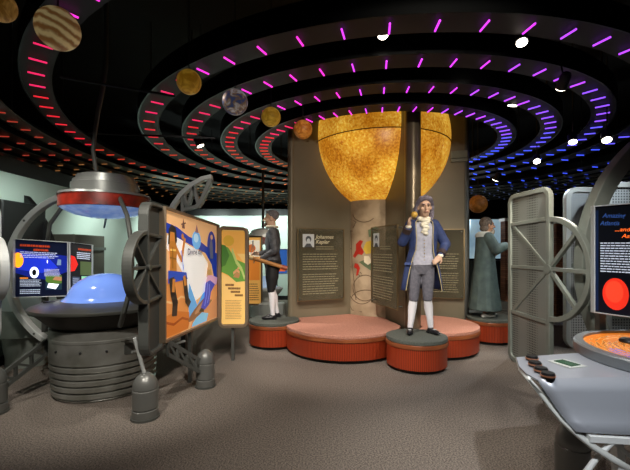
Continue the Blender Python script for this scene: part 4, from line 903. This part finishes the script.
# ================================================================== background exhibits
brick = mat('red_brown_brick', '7a5038', .8); nt = brick.node_tree; bt = nt.nodes.new('ShaderNodeTexBrick'); tc = nt.nodes.new('ShaderNodeTexCoord'); mpn = nt.nodes.new('ShaderNodeMapping'); mpn.inputs['Rotation'].default_value = (PI/2, 0, 0)
bt.inputs['Scale'].default_value = 6; bt.inputs['Color1'].default_value = srgb('8a5a3c'); bt.inputs['Color2'].default_value = srgb('6a3e2a'); bt.inputs['Mortar'].default_value = srgb('3a2a22')
nt.links.new(tc.outputs['Object'], mpn.inputs['Vector']); nt.links.new(mpn.outputs['Vector'], bt.inputs['Vector']); nt.links.new(bt.outputs['Color'], nt.nodes['Principled BSDF'].inputs['Base Color'])
def brickpost(px, w, D, ztop, lab):
    x = (px-CX)/F*D; t = thing('brick_post', lab, 'post', (x, D, 0)); MB().box((x, D, ztop/2), (w, w, ztop)).build('shaft', brick, t); MB().box((x, D, ztop+.03), (w*1.25, w*1.25, .06)).build('cap', white, t); MB().box((x, D, .08), (w*1.3, w*1.3, .16)).build('base', white, t)
brickpost(507.5, .2, 8.0, 2.1, 'brick post just right of the robed figure')
brickpost(558, .2, 7.4, 2.0, 'brick post seen through the spokes of the right gantry wheel')

D = 9.0
t = thing('backlit_screen', 'pale blue backlit screen with a white arch behind the robed figure', 'screen', ((492-CX)/F*D, D, 0))
x0, x1 = (470-CX)/F*D, (507-CX)/F*D
MB().box(((x0+x1)/2, D, 1.75), (x1-x0, .06, .95)).build('glowing_sheet', mat('pale_blue_glow', '7fa4bc', .5, em=.55, noise=(1.6, 'b4d0dc', .35, .65)), t)
MB(plane_T((0, D-.1, 0), (1, 0, 0), (0, 1, 0))).band(arc((500-CX)/F*D, 1.05, .33, .42, 0, 180, 20), .12, .1).build('arch', white, t)
MB().box(((x0+x1)/2, D, .62), (x1-x0, .3, 1.2)).build('dark_base', black_s, t)
tag(MB().box(((487-CX)/F*7.6, 7.6, .12), (1.0, .5, .24)).box(((487-CX)/F*7.6, 7.9, .2), (1.0, .4, .4)).build('step_platform', mat('grey_step', '55554f', .8), bevel=.01), 'low grey stepped platform behind the robed figure', 'platform')
# white strip seen through the wheel
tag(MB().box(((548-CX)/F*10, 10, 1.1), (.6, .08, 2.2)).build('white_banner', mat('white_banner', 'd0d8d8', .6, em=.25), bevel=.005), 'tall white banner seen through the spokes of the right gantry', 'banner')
# distant console behind the doublet figure
p = P(263, 250, 8.4); t = thing('hanging_canopy', 'small distant silver and red canopy behind the figure facing left', 'canopy', (p.x, p.y, 1.4))
MB().lathe([(0, 1.98), (.1, 1.97), (.24, 1.93), (.30, 1.84), (.32, 1.76), (.0, 1.76)], (p.x, p.y, 0), 32).build('crown', steel_l, t, True)
MB().lathe([(.33, 1.76), (.33, 1.62), (0, 1.60)], (p.x, p.y, 0), 32).build('red_band', redb, t, True)
MB().tube([(p.x, p.y, 1.97), (p.x, p.y, 4.9)], .03, 8).build('pole', black_s, t)
p = P(264, 300, 8.3); t = thing('planetarium_console', 'distant pale console low behind the figure facing left', 'console', (p.x, p.y, 0))
MB().lathe([(0, 0), (.3, 0), (.3, .45), (.42, .6), (.42, .64), (.2, .68)], (p.x, p.y, 0), 32).build('base_drum', steel_l, t, True); MB().lathe([(.3, .64), (.24, .8), (.1, .88), (0, .9)], (p.x, p.y, 0), 24).build('dome', mat('pale_blue_dome', 'a8c4e8', .3, em=.3), t, True)
for px, w, y0, y1, D, lab, c in ((251.5, .42, 236, 324, 7.6, 'amber graphic panel right of the green hill panel', 'd8a050'),):
    a0, a1 = P(px, y0, D), P(px, 322, D)
    t, a, T_, W_ = panel('graphic_panel', (a0.x-w/2, D, 0), (a0.x+w/2, D, 0), .35, a0.z, .35, a0.z, lab, 'graphic panel', .03, fr, mat('panel_back', '5a5146', .6), .04)
    a.rect(.03, .02, .97, .98, em(c, .5)); a.rect(.1, .7, .9, .94, em('ece0c8', .5)); a.rect(.1, .36, .9, .66, em('d07a2c', .5)); a.lines(.12, .06, .88, .32, 8, em('7a5a38', .3), .4); a.disc(.5, .82, .2, .06, em('c86a2c', .5)); a.build(t)
a0 = P(272, 250, 8.8)
t, a, T_, W_ = panel('display_panel', (a0.x-.18, 9.0, 0), (a0.x+.35, 9.0, 0), .9, 1.5, .9, 1.5, 'small distant blue and white display behind the figure facing left', 'display panel', .02, steel_l, black_s)
a.rect(.02, .02, .98, .98, em('2c5ca8', .7)); a.disc(.4, .55, .25, .25, em('c8dcf0', .8)); a.rect(.1, .1, .9, .25, em('d86030', .7)); a.build(t)
MB().box((a0.x+.08, 9.05, .45), (.06, .05, .9)).build('mount_post', steel_d, t)
tag(MB().box(((277-CX)/F*8.6, 7.55, .2), (.5, .3, .4)).build('white_plinth', mat('white_hood', 'c0c8c6', .5), bevel=.02), 'low pale box plinth on the floor behind the figure facing left', 'plinth')
# dark cabinets at far left
tag(MB().box((-3.91, 4.85, 1.65), (.24, .75, .9)).build('dark_cabinet', black_s, bevel=.03), 'black cabinet hung on the wall at the left edge', 'cabinet')
t = thing('wall_shelf_unit', 'dull brown wall unit behind the eclipse panel', 'wall unit', (-3.84, 6.0, 0))
MB().box((-3.84, 6.0, .86), (.4, .8, 1.72)).build('body', mat('dull_brown', '4c4840', .6, .2), t, bevel=.01); MB().box((-3.63, 6.0, 1.5), (.03, .8, .05)).build('rail', steel_d, t)
t = thing('arched_bracket', 'black arched bracket with triangular openings behind the left hoop', 'bracket', P(20, 250, 5.2))
T = plane_T((0, 5.2, 0), (1, 0, 0), (0, 1, 0)); w2 = lambda x, y: W2(x, y, 5.2)
MB(T).band([w2(x, y) for x, y in ((17, 193), (26, 199), (35, 210), (43, 224), (49, 240), (52, 256))], .09, .1).build('arch', black_s, t)
MB(T).band([w2(18, 196), w2(27, 225), w2(40, 250)], .06, .1).build('edge_rail', black_s, t)
for a_, b_ in (((26, 202), (27, 224)), ((27, 224), (38, 216)), ((38, 216), (36, 244)), ((36, 244), (47, 235))): MB(T).band([w2(*a_), w2(*b_)], .035, .08).build('strut', steel_l, t)
MB(T).box((w2(44, 0)[0], 0, .75), (.08, .08, 1.5)).build('post', black_s, t)

# ================================================================== wall washers and added fill spots
G = (.80, .95, .88)
def wash(loc, tgt, pw, sz=90, col=G): light('wall_washer', loc, tgt, pw, sz, .9, col, .08)
wash((-3.2, 4.4, 2.45), (-4.05, 5.2, 1.4), 30, 120); wash((-3.1, 6.4, 2.45), (-4.05, 7.0, 1.4), 60, 120); wash((-3.0, 8.6, 2.45), (-4.05, 9.2, 1.3), 80, 120)
wash((-3.0, 9.9, 2.45), (-3.0, 11.0, 1.7), 90, 120); wash((-1.6, 9.8, 2.45), (-1.6, 11.0, 1.7), 110, 120); wash((-.2, 9.8, 2.45), (-.2, 11.0, 1.7), 70, 120)
def fill(loc, tgt, pw, sz, col=NEUT, rad=.05, bl=.8): light('fill_spot', loc, tgt, pw, sz, bl, col, rad)  # unseen fill spots without fixtures, added to brighten floor, figures and exhibits
fill((-1.5, 1.3, 3.1), (-2.3, 4.0, .5), 210, 60); fill((-3.0, 3.0, 3.1), (-2.4, 4.0, .3), 70, 60); fill((-.4, 2.6, 3.1), (-1.4, 4.0, .6), 110, 55)
fill((-.4, 3.0, 3.1), (.35, 5.2, .2), 260, 56, (1, .88, .78)); fill((.3, 2.2, 3.1), (-.3, 5.9, 1.2), 110, 34, WARM)
fill((2.6, 3.0, 3.1), (2.2, 6.0, .8), 150, 44, WARM); fill((2.2, 2.4, 3.15), (1.3, 4.7, 1.1), 130, 36); fill((.45, 4.6, 3.1), (.98, 6.1, 1.2), 55, 40, WARM)
fill((1.2, .5, 3.0), (1.75, 2.1, .6), 190, 65, (.95, .97, 1)); fill((1.2, 2.4, 3.1), (2.7, 4.6, 1.1), 190, 50); fill((.2, 1.2, 3.1), (.3, 4.0, 0), 190, 85, NEUT, .1, 1)
fill((1.1, .2, 3.1), (.7, 6.4, 2.0), 230, 46, (1, .88, .7), .1); fill((4.4, 4.4, 3.0), (3.6, 5.3, 1.8), 50, 80, COOL); fill((1.4, 1.0, 3.1), (2.2, 2.9, 1.7), 40, 50)
fill((-.9, 3.4, 3.15), (-1.75, 5.0, 2.1), 40, 50); fill((-2.0, 2.6, 3.1), (-3.4, 4.5, 1.3), 60, 60); fill((-.3, 6.4, 3.1), (-.5, 8.0, 0), 60, 90)
fill((-3.4, 8.6, 2.0), (-2.8, 9.6, 3.3), 80, 110, G); fill((-.9, 9.8, 1.9), (-.9, 10.6, 3.3), 90, 110, G); fill((3.2, 8.6, 1.6), (3.2, 9.4, 3.3), 40, 110, COOL); fill((3.4, 9.6, 2.2), (3.6, 8.0, 3.4), 30, 130, COOL)  # added uplights, no fixture, to brighten the far ring bands from below
w = bpy.data.worlds.new('dim_hall'); bpy.context.scene.world = w; w.use_nodes = True; w.node_tree.nodes['Background'].inputs[0].default_value = (.5, .55, .6, 1); w.node_tree.nodes['Background'].inputs[1].default_value = .03

cam = bpy.data.cameras.new('camera'); co = bpy.data.objects.new('camera', cam); C.objects.link(co)
co.location = (0, 0, CZ); co.rotation_euler = (PI/2, 0, 0); cam.sensor_width = 36; cam.lens = F/630*36; cam.shift_y = (H-235)/630; cam.clip_start = .05
sc = bpy.context.scene; sc.camera = co
sc.view_settings.view_transform = 'Standard'; sc.view_settings.look = 'None'; sc.view_settings.exposure = 0; sc.view_settings.gamma = 1
sc.cycles.use_denoising = True; sc.cycles.max_bounces = 6
GROUPS = {'ceiling_ring': 'concentric neon-lined ceiling rings', 'spotlight': 'ceiling spotlights', 'column_fin': 'bronze fins of the central column', 'wall_plaque': 'glass plaques on the column fins',
          'pedestal': 'round wood pedestals under the figures', 'bench': 'curved benches round the column', 'planet_model': 'hanging planet models', 'person': 'costumed figures on pedestals', 'bollard': 'domed metal bollards',
          'wheel_gantry': 'spoked wheel gantries', 'perforated_screen': 'perforated screens at right', 'steel_hoop': 'large hoops over the consoles', 'brick_post': 'brick posts in the background',
          'ceiling_pipe': 'thin ceiling pipes', 'support_arm': 'support arms of the hanging canopy'}
for o in bpy.data.objects:
    k = o.name.split('.')[0]
    if o.parent is None and o.get('label') and k in GROUPS: o['group'] = GROUPS[k]
